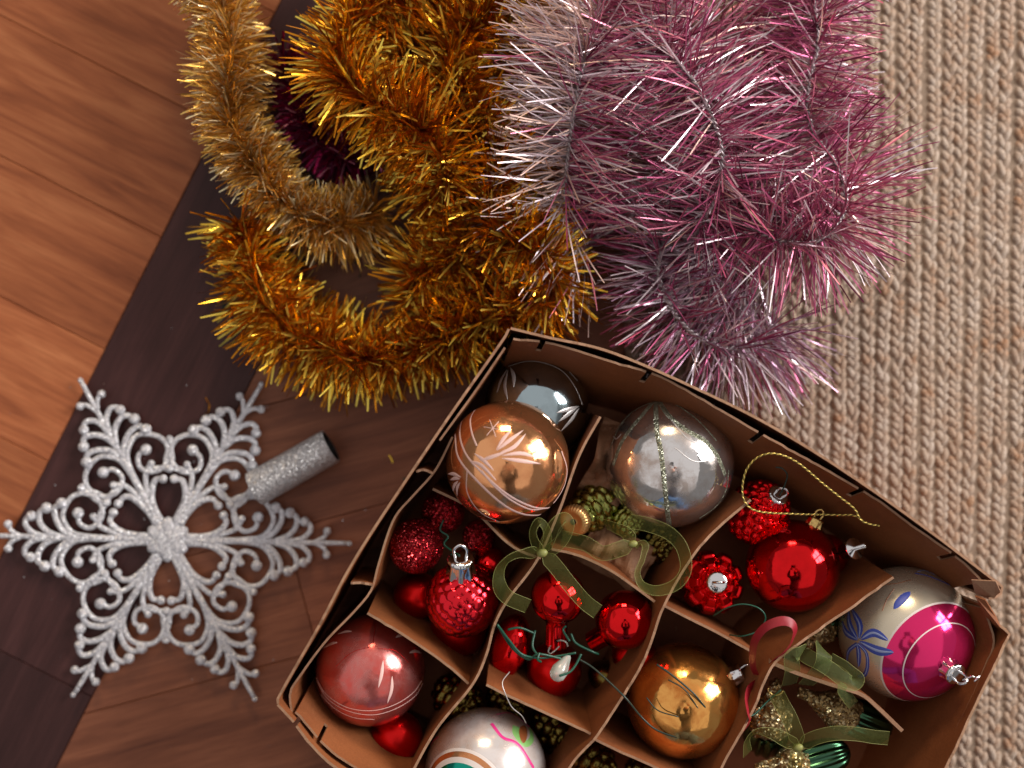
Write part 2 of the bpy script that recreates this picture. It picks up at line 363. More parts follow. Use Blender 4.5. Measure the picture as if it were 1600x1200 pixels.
for q_ in range(5200):
    x0, y0 = random.uniform(.085, .40), random.uniform(-.36, .36); a0 = random.uniform(0, 6.28) if random.random() < .4 else random.gauss(1.57, .5); l0 = random.uniform(.003, .009); cu = random.uniform(-1.6, 1.6); hw = .00007
    z0 = .0085 + random.uniform(0, .0022); i0 = len(V)
    for j in range(4):
        t0 = j / 3; an = a0 + cu * t0; px_, py_ = x0 + l0 * t0 * math.cos(an), y0 + l0 * t0 * math.sin(an); zz_ = z0 + .0022 * math.sin(3.14 * t0)
        V += [(px_ - hw * math.sin(an), py_ + hw * math.cos(an), zz_), (px_ + hw * math.sin(an), py_ - hw * math.cos(an), zz_)]
    Fc += [(i0 + 2 * j, i0 + 2 * j + 1, i0 + 2 * j + 3, i0 + 2 * j + 2) for j in range(3)]
tag(mesh_obj('loose_fibres', V, Fc, plain('jute_fibre', (.55, .42, .3), .8), rug), kind='stuff')
bk = [(.082, -.66, .001), (.62, -.66, .001), (.62, .66, .001), (.082, .66, .001), (.082, -.66, .0074), (.62, -.66, .0074), (.62, .66, .0074), (.082, .66, .0074)]
mesh_obj('backing', bk, [(3, 2, 1, 0), (4, 5, 6, 7), (0, 1, 5, 4), (1, 2, 6, 5), (2, 3, 7, 6), (3, 0, 4, 7)], plain('rug_backing', (.24, .17, .12), .9), rug, False)

# ------------------------------------------------------------------ cardboard box with dividers
box = thing('cardboard_box', 'open brown cardboard ornament box with notched dividers, standing across the floor and rug', 'box', P(1000, 1000, .0))
ZT = .100; BZ = .0125
def wall(name, px, ztop, zbot, thick=.0015, lean=(0, 0), notches=(), nd=.018, nw=.0028, wav=0.0, seed=0, label=None, closed_top=True, base_px=None):
    """px: picture points of the top edge at height ztop (a number or a list)"""
    zt = ztop if isinstance(ztop, (list, tuple)) else [ztop] * len(px)
    pts = smooth_path([tuple(P(u, v, z)) for (u, v), z in zip(px, zt)], 10)
    seg = np.linalg.norm(np.diff(pts[:, :2], axis=0), axis=1); s = np.concatenate([[0], np.cumsum(seg)])
    ss = set(np.linspace(0, s[-1], max(12, int(s[-1] / .004))).tolist())
    for c in notches:
        c *= s[-1]; ss |= {c - nw / 2 - 1e-5, c - nw / 2, c + nw / 2, c + nw / 2 + 1e-5}
    ss = sorted(q for q in ss if 0 <= q <= s[-1]); V = []
    X = np.interp(ss, s, pts[:, 0]); Y = np.interp(ss, s, pts[:, 1]); Z = np.interp(ss, s, pts[:, 2])
    T = nrm(np.stack([np.gradient(X), np.gradient(Y)], 1)); Nn = np.stack([-T[:, 1], T[:, 0]], 1)
    n = len(ss); rows = 5
    for i in range(n):
        z1 = Z[i] + .0009 * noise.noise(Vector((ss[i] * 330, seed * 7.7, 0))) + .0009 * noise.noise(Vector((ss[i] * 40, seed * 3.1, 2)))
        for c in notches:
            if abs(ss[i] - c * s[-1]) < nw / 2 + 5e-6: z1 -= nd
        for k in range(rows + 1):
            f = k / rows; z = z1 + (zbot - z1) * f; fz = (Z[i] - z) / max(Z[i] - zbot, 1e-6)
            b = wav * math.sin(fz * 3.14) * noise.noise(Vector((ss[i] * 22, seed * 5.3, fz * 2)))
            cx = X[i] + lean[0] * fz + Nn[i, 0] * b; cy = Y[i] + lean[1] * fz + Nn[i, 1] * b
            for sg in (-1, 1): V.append((cx + sg * Nn[i, 0] * thick / 2, cy + sg * Nn[i, 1] * thick / 2, z))
    st = 2 * (rows + 1); Fc = []; Mi = []
    for i in range(n - 1):
        a = i * st; b = a + st
        for k in range(rows):
            Fc.append((a + 2 * k, b + 2 * k, b + 2 * k + 2, a + 2 * k + 2)); Fc.append((a + 2 * k + 1, a + 2 * k + 3, b + 2 * k + 3, b + 2 * k + 1)); Mi += [0, 0]
        Fc.append((a, a + 1, b + 1, b)); Mi.append(1); Fc.append((a + 2 * rows, b + 2 * rows, b + 2 * rows + 1, a + 2 * rows + 1)); Mi.append(1)
    for a in (0, (n - 1) * st):
        for k in range(rows): Fc.append((a + 2 * k, a + 2 * k + 2, a + 2 * k + 3, a + 2 * k + 1)); Mi.append(1)
    o = mesh_obj(name, V, Fc, [M['card'], M['card_edge']], box, False, Mi)
    if label: o['label'] = label
    return o
wall('box_wall', [(795, 514), (783, 535), (690, 668), (562, 861), (500, 975), (437, 1086), (434, 1101)], ZT, .001, seed=1)
wall('box_wall', [(434, 1101), (456, 1125), (525, 1200), (700, 1290), (1000, 1415), (1338, 1545)], ZT, .001, seed=2, notches=(.04,))
wall('box_wall', [(798, 513), (860, 528), (960, 552), (1120, 622), (1230, 680), (1340, 750), (1450, 828), (1545, 900), (1567, 918), (1560, 932), (1545, 935)], ZT, .001, seed=3, label='long back wall with a crumpled right corner')
wall('box_wall', [(1545, 948), (1560, 975), (1576, 990), (1568, 1010), (1480, 1196), (1400, 1370), (1338, 1545)], ZT, .001, lean=(-.006, 0), seed=4)
# liner strips standing inside the walls
wall('liner', [(802, 530), (864, 537), (963, 568), (1043, 594), (1193, 680), (1348, 767), (1443, 834), (1503, 877), (1535, 909)], .097, BZ, thick=.0013, lean=(-.011, -.024), notches=(.055, .262, .50, .715, .925), nd=.017, nw=.0034, wav=.002, seed=5)
wall('liner', [(789, 543), (742, 612), (687, 688)], .094, .03, thick=.0013, seed=6, wav=.001)
wall('liner', [(707, 683), (680, 735), (645, 775), (615, 812), (592, 880), (580, 922), (553, 956), (508, 1003), (466, 1060), (453, 1084), (457, 1120)], .092, BZ, thick=.0013, seed=7, wav=.002)
wall('liner', [(462, 1112), (540, 1190), (720, 1275), (1000, 1390), (1300, 1510)], .094, BZ, thick=.0013, seed=8, lean=(.004, .012), notches=(.06,))
wall('liner', [(1536, 950), (1553, 1000), (1536, 1050), (1490, 1150), (1440, 1260), (1330, 1500)], .093, BZ, thick=.0013, seed=9, lean=(-.012, -.004), notches=(.62,))
# long dividers
wall('divider', [(938, 651), (905, 712), (875, 795), (840, 874), (795, 935), (773, 976), (760, 1023), (738, 1070), (683, 1138), (640, 1215), (600, 1300)], .086, BZ, seed=10, wav=.002)
wall('divider', [(1173, 781), (1125, 822), (1085, 865), (1038, 945), (1021, 993), (1004, 1036), (972, 1090), (930, 1153), (888, 1202), (830, 1310)], .085, BZ, seed=11, wav=.002, lean=(-.006, .004))
wall('divider', [(1396, 902), (1340, 942), (1284, 981), (1210, 1037), (1176, 1112), (1130, 1195), (1090, 1300)], .085, BZ, seed=12, wav=.002, lean=(-.008, .008))
# cross dividers
wall('divider', [(650, 737), (662, 734), (677, 740)], .093, .04, seed=13)
wall('divider', [(676, 764), (720, 785), (747, 803), (787, 843), (813, 861), (845, 872)], .080, BZ, seed=14, wav=.002)
wall('divider', [(862, 858), (905, 868), (960, 895), (1023, 940)], .079, BZ, seed=15, wav=.002)
wall('divider', [(1039, 947), (1080, 968), (1120, 988), (1178, 1020)], .080, BZ, seed=16, wav=.002)
wall('divider', [(1203, 1034), (1240, 1050), (1290, 1067), (1345, 1085), (1372, 1106), (1410, 1142)], .082, .05, seed=17, wav=.002, thick=.0022)
wall('divider', [(548, 911), (566, 911), (583, 914)], .093, .04, seed=18)
wall('divider', [(574, 958), (640, 998), (700, 1040), (732, 1068)], .081, BZ, seed=19, wav=.0015, lean=(.001, .007))
wall('divider', [(760, 1070), (800, 1090), (845, 1110), (923, 1147)], .081, BZ, seed=20, wav=.0015, lean=(.001, .006))
wall('divider', [(931, 1156), (975, 1177), (1020, 1197), (1110, 1240)], .081, BZ, seed=21, wav=.0015, lean=(0, .005))
bq = [P(812, 528, ZT), P(1556, 930, ZT), P(1345, 1520, ZT), P(452, 1098, ZT)]
mesh_obj('box_base', [(q.x, q.y, .0112) for q in bq] + [(q.x, q.y, .0125) for q in bq], [(3, 2, 1, 0), (4, 7, 6, 5)[::-1], (0, 1, 5, 4), (1, 2, 6, 5), (2, 3, 7, 6), (3, 0, 4, 7)], M['card'], box, False)
# torn flap at the right corner, standing proud of the wall
def slab(name, pts, z0, z1, mat, parent, thick=.0014, label=None):
    pw_ = [P(u, v, z) for (u, v, z) in pts]; n = len(pw_)
    nn = (pw_[1] - pw_[0]).cross(pw_[2] - pw_[0]).normalized() * thick
    V = [tuple(q) for q in pw_] + [tuple(q - nn) for q in pw_]
    Fc = [tuple(range(n)), tuple(range(n, 2 * n))[::-1]] + [(i, n + i, n + (i + 1) % n, (i + 1) % n) for i in range(n)]
    o = mesh_obj(name, V, Fc, mat, parent, False)
    if label: o['label'] = label
    return o
slab('corner_flap', [(1518, 905, .098), (1556, 907, .104), (1563, 922, .104), (1554, 933, .099), (1524, 926, .092)], 0, 0, M['card_edge'], box, label='torn pale corner flap')
slab('corner_flap', [(1524, 930, .098), (1540, 936, .1), (1556, 962, .099), (1563, 978, .1), (1540, 962, .094)], 0, 0, M['card'], box, label='crumpled lower corner flap')

# ------------------------------------------------------------------ snowflake
SZ = .0055; SC = P(262, 843, SZ)
snow = thing('glitter_snowflake', 'large silver glitter snowflake with scrolled arms lying on the dark wooden floor', 'snowflake', (SC.x, SC.y, 0))
def arm_geo(mb, ang, var):
    k = mmpx(SZ) * 1.0; ca, sa_ = math.cos(ang), math.sin(ang)
    def W(x, y): return (SC.x + (x * ca - y * sa_) * k, SC.y + (x * sa_ + y * ca) * k, SZ + var * .0004)
    rj = random.Random(var * 7 + int(ang * 100)); W0 = W
    def W(x, y): return W0(x + rj.uniform(-.7, .7), y + rj.uniform(-.7, .7))
    def stroke(pts, w0, w1, blob=0):
        p = smooth_path([W(*q) for q in pts], 6); r = np.linspace(w0, w1, len(p)) * k * 1.08; v, f = tube_geo(p, r, 8, .55); mb.add(v, f)
        if blob:
            v, f, m = ball_geo(W(*pts[-1]), blob * k * 1.18, (0, 0, 1), 12, 8, squash=.75); mb.add(v, f)
    stroke([(10, 0), (60, 0), (120, 0), (200, 0), (284, 0)], 6.5, 3.4, 3.6)
    for s in (1, -1):
        e = lambda L: [(x, y * s) for x, y in L]
        stroke(e([(88, 1), (120, 2), (149, 9), (165, 34), (153, 61), (131, 70), (107, 57), (103, 33), (119, 16), (137, 22), (140, 38)]), 3.9, 3.7, 7.6)
        stroke(e([(146, 1), (164, 12), (176, 30), (177, 46), (167, 53)]), 4.6, 4.2, 7.6)
        stroke(e([(168, 1), (188, 9), (200, 24), (201, 38), (190, 45)]), 4.6, 4.2, 7.4)
        stroke(e([(190, 1), (210, 6), (222, 18), (221, 28), (213, 32)]), 4.4, 4.0, 6.8)
        stroke(e([(230, 1), (240, 6), (247, 12), (249, 19)]), 3.6, 3.4, 5.6)
        stroke(e([(30, 4), (48, 5), (68, 9), (84, 18), (91, 29), (86, 40)]), 6, 3.8, 6)
        stroke(e([(70, 5), (92, 12), (108, 20), (116, 34)]), 4, 3.8, 5)
        stroke(e([(108, 20), (106, 38), (97, 55)]), 4, 3.6, 5.4)
        stroke(e([(97, 52), (112, 58), (128, 72), (137, 78)]), 3.2, 3.2, 4.4)
for i in range(6):
    mb = MB(); arm_geo(mb, math.radians(-1.2 + 60 * i), i % 2); mb.build('arm', M['glit_silver'], snow)
v, f = lathe_geo([(.0001, .0023), (.0105, .0022), (.0128, .0014), (.0135, 0), (.0128, -.0014), (.0001, -.002)], (SC.x, SC.y, SZ), (0, 0, 1), 72, lambda t, i: 1 + .14 * math.cos(6 * (t - math.radians(-91.2))))
mesh_obj('centre', v, f, M['glit_silver'], snow)

# loose glitter flecks
V = []; Fc = []
for k in range(90):
    q = random.gauss(0, 1), random.gauss(0, 1); x_ = SC.x + q[0] * .075; y_ = SC.y + q[1] * .075; a0 = random.uniform(0, 6.28); w_ = random.uniform(.0002, .00045); tl = random.uniform(-.0002, .0002)
    V += [(x_ + w_ * math.cos(a0 + j * 1.5708), y_ + w_ * math.sin(a0 + j * 1.5708), .0007 + tl * (1 if j < 2 else -1)) for j in range(4)]; Fc.append((4 * k, 4 * k + 1, 4 * k + 2, 4 * k + 3))
fl = mesh_obj('glitter_flecks', V, Fc, M['silver'], None, False, origin=(SC.x, SC.y, 0)); tag(fl, 'loose silver glitter flecks shed on the floor around the snowflake', 'glitter', kind='stuff')
# glitter tube
a, b = P(398, 764, .0128), P(517, 697, .0128); ax = (b - a)
L_ = ax.length; R = .0118
tube = thing('glitter_tube', 'short grey glitter cardboard tube lying by the snowflake on the floor', 'tube', (a.x, a.y, 0))
v, f = lathe_geo([(R, 0), (R, L_ * .33), (R, L_ * .66), (R, L_), (R - .0012, L_)], tuple(a), tuple(ax), 40); mesh_obj('tube_wall', v, f, M['glit_grey'], tube)
v, f = lathe_geo([(R - .0012, L_), (R - .0012, L_ * .5), (R - .0012, 0), (R, 0)], tuple(a), tuple(ax), 40); mesh_obj('tube_dark_inside', v, f, M['black'], tube)  # inside coloured black for the shade in the hollow

# ------------------------------------------------------------------ tinsel garlands
def garland(name, label, pts, flen, per_m, width, mats, weights, core=None, group='tinsel garlands heaped on the floor', up_bias=1.0, lean=.35, curve=.25, core_r=.0012, segs=4, seed=0, sunlit_side_mats=None, jitter=.12):
    R_ = np.random.default_rng(seed + 11)
    path = smooth_path([tuple(P(u, v, z)) for u, v, z in pts], 14)
    seg = np.linalg.norm(np.diff(path, axis=0), axis=1); s = np.concatenate([[0], np.cumsum(seg)]); n = int(s[-1] * per_m)
    root = thing(name, label, 'tinsel garland', (float(path[:, 0].mean()), float(path[:, 1].mean()), 0), group)
    ts = R_.uniform(0, s[-1], n)
    C = np.stack([np.interp(ts, s, path[:, i]) for i in range(3)], 1); Tg = nrm(np.gradient(path, axis=0)); T = nrm(np.stack([np.interp(ts, s, Tg[:, i]) for i in range(3)], 1))
    A = nrm(np.cross(T, np.array([0, 0, 1.]))); B = np.cross(A, T)
    ang = R_.uniform(0, 2 * math.pi, n)
    if up_bias != 1.0:   # squeeze directions away from straight up
        c_, s_ = np.cos(ang), np.sin(ang); s_ = np.where(s_ > 0, s_ * up_bias, s_ * .7); ang = np.arctan2(s_, c_)
    D = A * np.cos(ang)[:, None] + B * np.sin(ang)[:, None]
    clump = np.sin(ts * 210 + seed) * .5 + np.sin(ts * 570 + 2 * seed) * .5
    D = nrm(D + T * (R_.normal(0, lean, n) + .25 * clump)[:, None] + R_.normal(0, jitter, (n, 3)))
    ln = flen * R_.uniform(.7, 1.08, n) * (1 + .10 * np.sin(ts * 41 + seed) + .07 * np.sin(ts * 97 + 3 * seed)); W = nrm(np.cross(D, R_.normal(0, 1, (n, 3)))); bend = nrm(np.cross(D, W)) ; bd = R_.normal(0, curve, n)
    droop = np.where(D[:, 2] > -.4, -.10, 0) * (1 - np.abs(D[:, 2]))
    V = np.zeros((n, segs + 1, 2, 3))
    tw = R_.normal(0, .9, n)
    for k in range(segs + 1):
        q = k / segs
        c = C + D * (ln * q)[:, None] + bend * (bd * ln * q * q * .5)[:, None]; c[:, 2] += droop * ln * q * q
        c[:, 2] = np.maximum(c[:, 2], .0012 + .002 * q * R_.uniform(0, 1, n)); inr = c[:, 0] > .078; c[inr, 2] = np.maximum(c[inr, 2], .0105)
        wv = W * np.cos(tw * q)[:, None] + bend * np.sin(tw * q)[:, None]; hw = (width * R_.uniform(.75, 1.2) if False else width) * .5 * (1 if q < 1 else .7)
        V[:, k, 0] = c - wv * hw; V[:, k, 1] = c + wv * hw
    idx = np.arange(n)[:, None] * (2 * (segs + 1)); Fc = []
    for k in range(segs): Fc.append(np.concatenate([idx + 2 * k, idx + 2 * k + 1, idx + 2 * k + 3, idx + 2 * k + 2], 1))
    Fc = np.stack(Fc, 1).reshape(-1, 4); mi = R_.choice(len(mats), n, p=weights)
    if sunlit_side_mats is not None:
        left = (np.cos(ang) * A[:, 0]) < -.1; alt = R_.choice(len(mats), n, p=sunlit_side_mats); mi = np.where(left, alt, mi)  # paler foil on left strands: reflected sunlight put into the colour
    org = np.array(ORG[root.name]); V = V.reshape(-1, 3) - org
    me = bpy.data.meshes.new('fringe'); me.vertices.add(len(V)); me.vertices.foreach_set('co', V.ravel())
    nf = len(Fc); me.loops.add(nf * 4); me.loops.foreach_set('vertex_index', Fc.ravel().astype(np.int32))
    me.polygons.add(nf); me.polygons.foreach_set('loop_start', (np.arange(nf) * 4).astype(np.int32)); me.polygons.foreach_set('loop_total', np.full(nf, 4, dtype=np.int32))
    for m in mats: me.materials.append(m)
    me.polygons.foreach_set('material_index', np.repeat(mi, segs).astype(np.int32)); me.polygons.foreach_set('use_smooth', np.ones(nf, dtype=bool))
    me.update(calc_edges=True); me.validate()
    o = bpy.data.objects.new('fringe', me); link(o, root); o['kind'] = 'stuff'
    # twisted core: two wires round each other
    m_ = core or M['silver']; mb = MB(); dens = np.arange(0, s[-1], .0012)
    Cc = np.stack([np.interp(dens, s, path[:, i]) for i in range(3)], 1); Tc = nrm(np.gradient(Cc, axis=0)); Ac = nrm(np.cross(Tc, np.array([0, 0, 1.]))); Bc = np.cross(Ac, Tc)
    for h in (0, math.pi):
        a_ = dens / .0075 * 2 * math.pi + h; v_, f_ = tube_geo(Cc + (Ac * np.cos(a_)[:, None] + Bc * np.sin(a_)[:, None]) * core_r * .62, core_r * .75, 6); mb.add(v_, f_)
    mb.build('core_wire', m_, root)
    return root
gold_m = [M['t_amber'], M['t_amber2'], M['t_yellow']]; gw = [.3, .48, .22]
garland('gold_tinsel', 'deep gold tinsel strand curling over the upper left of the heap beside the champagne garland', [(720, -70, .045), (640, -20, .05), (560, 30, .055), (530, 95, .055), (565, 150, .058), (630, 185, .058), (680, 230, .058), (700, 275, .055), (690, 300, .05)], .038, 11500, .0014, gold_m, gw, M['t_amber2'], seed=1, curve=.14)
garland('gold_tinsel', 'long deep gold tinsel strand winding down the middle into a wide loop above the box', [(840, -60, .04), (760, 20, .045), (700, 95, .045), (720, 170, .045), (780, 240, .045), (760, 310, .05), (790, 365, .05), (850, 400, .05), (868, 440, .042), (825, 478, .036), (760, 500, .034), (690, 528, .03), (600, 560, .03), (510, 545, .03), (440, 505, .03), (402, 445, .032), (388, 385, .032), (372, 345, .03)], .036, 11500, .0014, gold_m, gw, M['t_amber2'], seed=2, curve=.14)
garland('gold_tinsel', 'short deep gold tinsel strand in the middle of the heap between the two longer ones', [(560, -50, .03), (640, 40, .035), (690, 20, .03), (740, 110, .03), (660, 290, .035), (730, 330, .038), (720, 400, .038), (655, 425, .03), (670, 480, .03), (760, 460, .03), (820, 330, .04), (800, 290, .04)], .034, 9500, .0014, gold_m, gw, M['t_amber2'], seed=3, curve=.14)
garland('champagne_tinsel', 'pale champagne gold tinsel strand curving down the left edge of the heap', [(290, -80, .038), (335, -10, .04), (362, 60, .042), (356, 130, .042), (362, 190, .042), (395, 250, .042), (435, 305, .038), (490, 345, .034), (550, 350, .028), (590, 325, .022)], .0275, 20000, .0009, [M['t_pale'], M['t_pale2'], M['t_pale3']], [.36, .42, .22], M['t_pale2'], seed=4, lean=.28)
garland('magenta_tinsel', 'dark magenta tinsel strand half hidden between champagne and gold tinsel', [(440, 90, .014), (470, 160, .02), (500, 215, .022), (545, 250, .02), (590, 200, .02), (610, 100, .02)], .022, 14000, .0012, [M['t_magenta'], M['t_plum'], M['t_rose']], [.5, .4, .1], M['t_magenta'], seed=5)
pk = [M['t_pink'], M['t_rose'], M['t_silver'], M['t_plum'], M['t_peach']]
garland('pink_tinsel', 'silvery pink long haired tinsel strand running down beside the gold tinsel', [(975, -90, .06), (945, -20, .066), (925, 50, .07), (908, 115, .072), (898, 170, .07), (890, 225, .064), (884, 285, .055), (886, 345, .045), (920, 390, .03)], .06, 9500, .0009, pk, [.30, .22, .32, .10, .06], M['core_grey'], up_bias=.5, lean=.24, curve=.3, core_r=.0013, seed=6, sunlit_side_mats=[.06, .05, .52, .02, .35], jitter=.06)
garland('pink_tinsel', 'mauve pink long haired tinsel strand arching through the middle of the pink heap', [(1000, 30, .05), (1042, 82, .07), (1082, 125, .08), (1112, 182, .084), (1128, 240, .08), (1122, 300, .068), (1100, 345, .058), (1075, 385, .045)], .056, 7600, .0009, pk, [.38, .18, .30, .10, .04], M['core_grey'], up_bias=.5, lean=.26, curve=.32, core_r=.0013, seed=7, jitter=.08)
garland('pink_tinsel', 'deep pink long haired tinsel strand at the rug side with a hook shaped lower end', [(1270, -90, .05), (1270, -10, .055), (1277, 70, .058), (1262, 140, .058), (1270, 205, .058), (1308, 260, .06), (1322, 320, .064), (1295, 365, .068), (1255, 380, .07), (1195, 368, .066), (1150, 330, .05), (1180, 230, .035), (1170, 120, .035), (1120, 30, .035)], .050, 8200, .0009, pk, [.42, .24, .20, .11, .03], M['core_grey'], up_bias=.55, lean=.27, curve=.32, core_r=.0013, seed=8, jitter=.08)

garland('pink_tinsel', 'dusky silver lilac tinsel strand curling lowest, just above the back wall of the box', [(1040, 370, .042), (1028, 410, .05), (1036, 455, .052), (1068, 508, .05), (1125, 543, .046), (1180, 535, .038), (1215, 505, .03)], .047, 8000, .00095, [M['t_lilac'], M['t_pink'], M['t_silver'], M['t_plum'], M['t_lilac2']], [.28, .18, .28, .10, .16], M['core_grey'], up_bias=.5, lean=.26, curve=.32, core_r=.0016, seed=9, jitter=.08)
V = []; Fc = []; Mi = []
for q_ in range(12):
    u_, v_ = random.choice([(random.uniform(230, 640), random.uniform(560, 760)), (random.uniform(560, 700), random.uniform(600, 760)), (random.uniform(330, 460), random.uniform(150, 560)), (random.uniform(500, 640), random.uniform(400, 480))])
    p_ = P(u_, v_, .001); a0 = random.uniform(0, 6.28); l0 = random.uniform(.004, .012); cu = random.uniform(-1.5, 1.5); i0 = len(V)
    for j in range(4):
        t0 = j / 3; an = a0 + cu * t0; V += [(p_.x + l0 * t0 * math.cos(an) - .0004 * math.sin(an) * k_, p_.y + l0 * t0 * math.sin(an) + .0004 * math.cos(an) * k_, .0008 + .0008 * t0 * (1 - t0) + .0002 * k_) for k_ in (-1, 1)]
    Fc += [(i0 + 2 * j, i0 + 2 * j + 1, i0 + 2 * j + 3, i0 + 2 * j + 2) for j in range(3)]; Mi += [random.choice([0, 1, 1, 2])] * 3
tag(mesh_obj('tinsel_shreds', V, Fc, [M['t_amber'], M['t_amber2'], M['wire_green']], None, False, Mi, origin=tuple(P(450, 640, 0))), 'tiny shed bits of foil scattered on the dark floor beside the gold tinsel', 'foil scraps', kind='stuff')
# ------------------------------------------------------------------ ornaments
def center(u, v, rpx, z=None, floor_z=.013):
    """centre and true radius of a ball seen at (u,v) with picture radius rpx; z None = resting on the box base"""
    if z is None:
        z = floor_z + .03
        for _ in range(20): z = floor_z + rpx * (H - z) / F
    return P(u, v, z), rpx * (H - z) / F
def vframe(c):
    w_ = nrm(np.array([0, 0, H]) - np.array(c)); e1 = nrm(np.array([1., 0, 0]) - w_ * w_[0]); return e1, np.cross(w_, e1), w_
def vaxis(c, a):
    e1, e2, w_ = vframe(c); a = nrm(a); return e1 * a[0] + e2 * a[1] + w_ * a[2]
def on_ball(c, r, dx, dy, lift=1.004):
    """picture offset in radii -> point on the upper side of the ball"""
    q = math.hypot(dx, dy)
    if q > .985: dx, dy = dx / q * .985, dy / q * .985
    n = vaxis(c, [dx, -dy, math.sqrt(max(0, 1 - dx * dx - dy * dy))]); return np.array(c) + n * r * lift, n
def stroke_on(c, r, pts, w, mat, parent, name='painted_stroke', taper=(1, 1), lift=1.004, mid=None, label=None):
    p2 = smooth_path([(x, y, 0) for x, y in pts], 10); V = []; n = len(p2)
    Q = [on_ball(c, r, x, y, lift) for x, y, _ in p2]; pos = np.array([q[0] for q in Q]); T = nrm(np.gradient(pos, axis=0))
    for i in range(n):
        t = i / (n - 1); ww = w * r * (taper[0] + (taper[1] - taper[0]) * t) if mid is None else w * r * (math.sin(math.pi * min(1, max(0, t))) ** mid + .05)
        sd_ = nrm(np.cross(Q[i][1], T[i])); nn = Q[i][1]
        for k in (-1, -.5, .5, 1):
            d = pos[i] + sd_ * ww * .5 * k - np.array(c); V.append(np.array(c) + nrm(d) * r * (lift if abs(k) < 1 else lift - .0045))
    Fc = [(4 * i + k, 4 * i + k + 1, 4 * i + 5 + k, 4 * i + 4 + k) for i in range(n - 1) for k in range(3)]
    o = mesh_obj(name, V, Fc, mat, parent)
    if label: o['label'] = label
    return o
def cap(c, r, axis, size, parent, mat=None, loop=True, h=1.1, label=None):
    """crimped metal cap with a hanging loop, at the pole of the ball along axis"""
    ax_ = vaxis(c, axis); base = np.array(c) + ax_ * (r * .965); mat = mat or M['silver']
    sc = lambda t, i: 1 + (.10 * (1 if math.cos(8 * t) > 0 else -1) if i <= 1 else .03 * math.cos(16 * t))
    v, f = lathe_geo([(size * 1.1, -size * .15), (size * 1.03, size * .3), (size, size * h * .75), (size * 1.05, size * h), (size * .9, size * (h + .12)), (size * .3, size * (h + .14)), (.00005, size * (h + .14))], base, ax_, 48, sc)
    o = mesh_obj('cap', v, f, mat, parent)
    if loop:
        a_, b_, _ = frame_of(ax_); top = base + ax_ * size * (h + .1)
        pts = [top + a_ * size * .42, top + a_ * size * .5 + ax_ * size * .8, top + ax_ * size * 1.25, top - a_ * size * .5 + ax_ * size * .8, top - a_ * size * .42]
        v, f = tube_geo(smooth_path(pts, 8), size * .13, 8); mesh_obj('hanging_loop', v, f, mat, o)
    return o
def ball(name, label, u, v, rpx, mat, z=None, axis=(0, 0, -1), group=None, capsize=None, capmat=None, disp=None, bands=None, cat='bauble', seg=72, rings=44, squash=1.0, bmat=None):
    c, r = center(u, v, rpx, z); t = thing(name, label, cat, (c.x, c.y, c.z - r), group)
    vv, ff, mm = ball_geo(c, r, vaxis(c, axis), seg, rings, disp, bands, squash); mesh_obj('globe', vv, ff, mat, t, True, mm)
    if capsize: cap(c, r * squash, axis, capsize, t, capmat)
    return t, c, r
def px_axis(du, dv, dz): return nrm(np.array([du, -dv, dz]))
def c2(L): return [(x / 2.727 + 560, y / 2.727 + 500) for x, y in L]
def c3(L): return [(x / 2.727 + 900, y / 2.727 + 580) for x, y in L]
def c5(L): return [(x / 3.529 + 760, y / 3.529 + 860) for x, y in L]
def c6(L): return [(x / 2.857 + 1130, y / 2.857 + 780) for x, y in L]
def c7(L): return [(x / 3 + 580, y / 3 + 740) for x, y in L]
def rel(L, u, v, r): return [((x - u) / r, (y - v) / r) for x, y in L]

# blue-silver ball deep in the corner
t, c, r = ball('glass_bauble', 'blue silver glass ball with painted petals, deep in the top corner', 838, 636, 81, M['blue_silver'], z=.046, group='old glass baubles')
def pr(L): return rel(c2(L), 838, 636, 81)
stroke_on(c, r, pr([(640, 200), (720, 180), (800, 190), (870, 225), (920, 290), (950, 360)]), .022, M['silver_paint'], t, 'painted_ring')
stroke_on(c, r, pr([(690, 165), (780, 160), (860, 190), (930, 260)]), .022, M['silver_paint'], t, 'painted_ring')
for a_ in ([(640, 340), (628, 280), (640, 215)], [(665, 290), (665, 245), (650, 205)], [(595, 310), (610, 260), (635, 215)], [(850, 430), (890, 400), (930, 370)], [(860, 470), (905, 420), (935, 375)], [(840, 395), (890, 380), (935, 368)]):
    stroke_on(c, r, pr(a_), .07, M['silver_paint'], t, 'painted_petal', mid=.8)
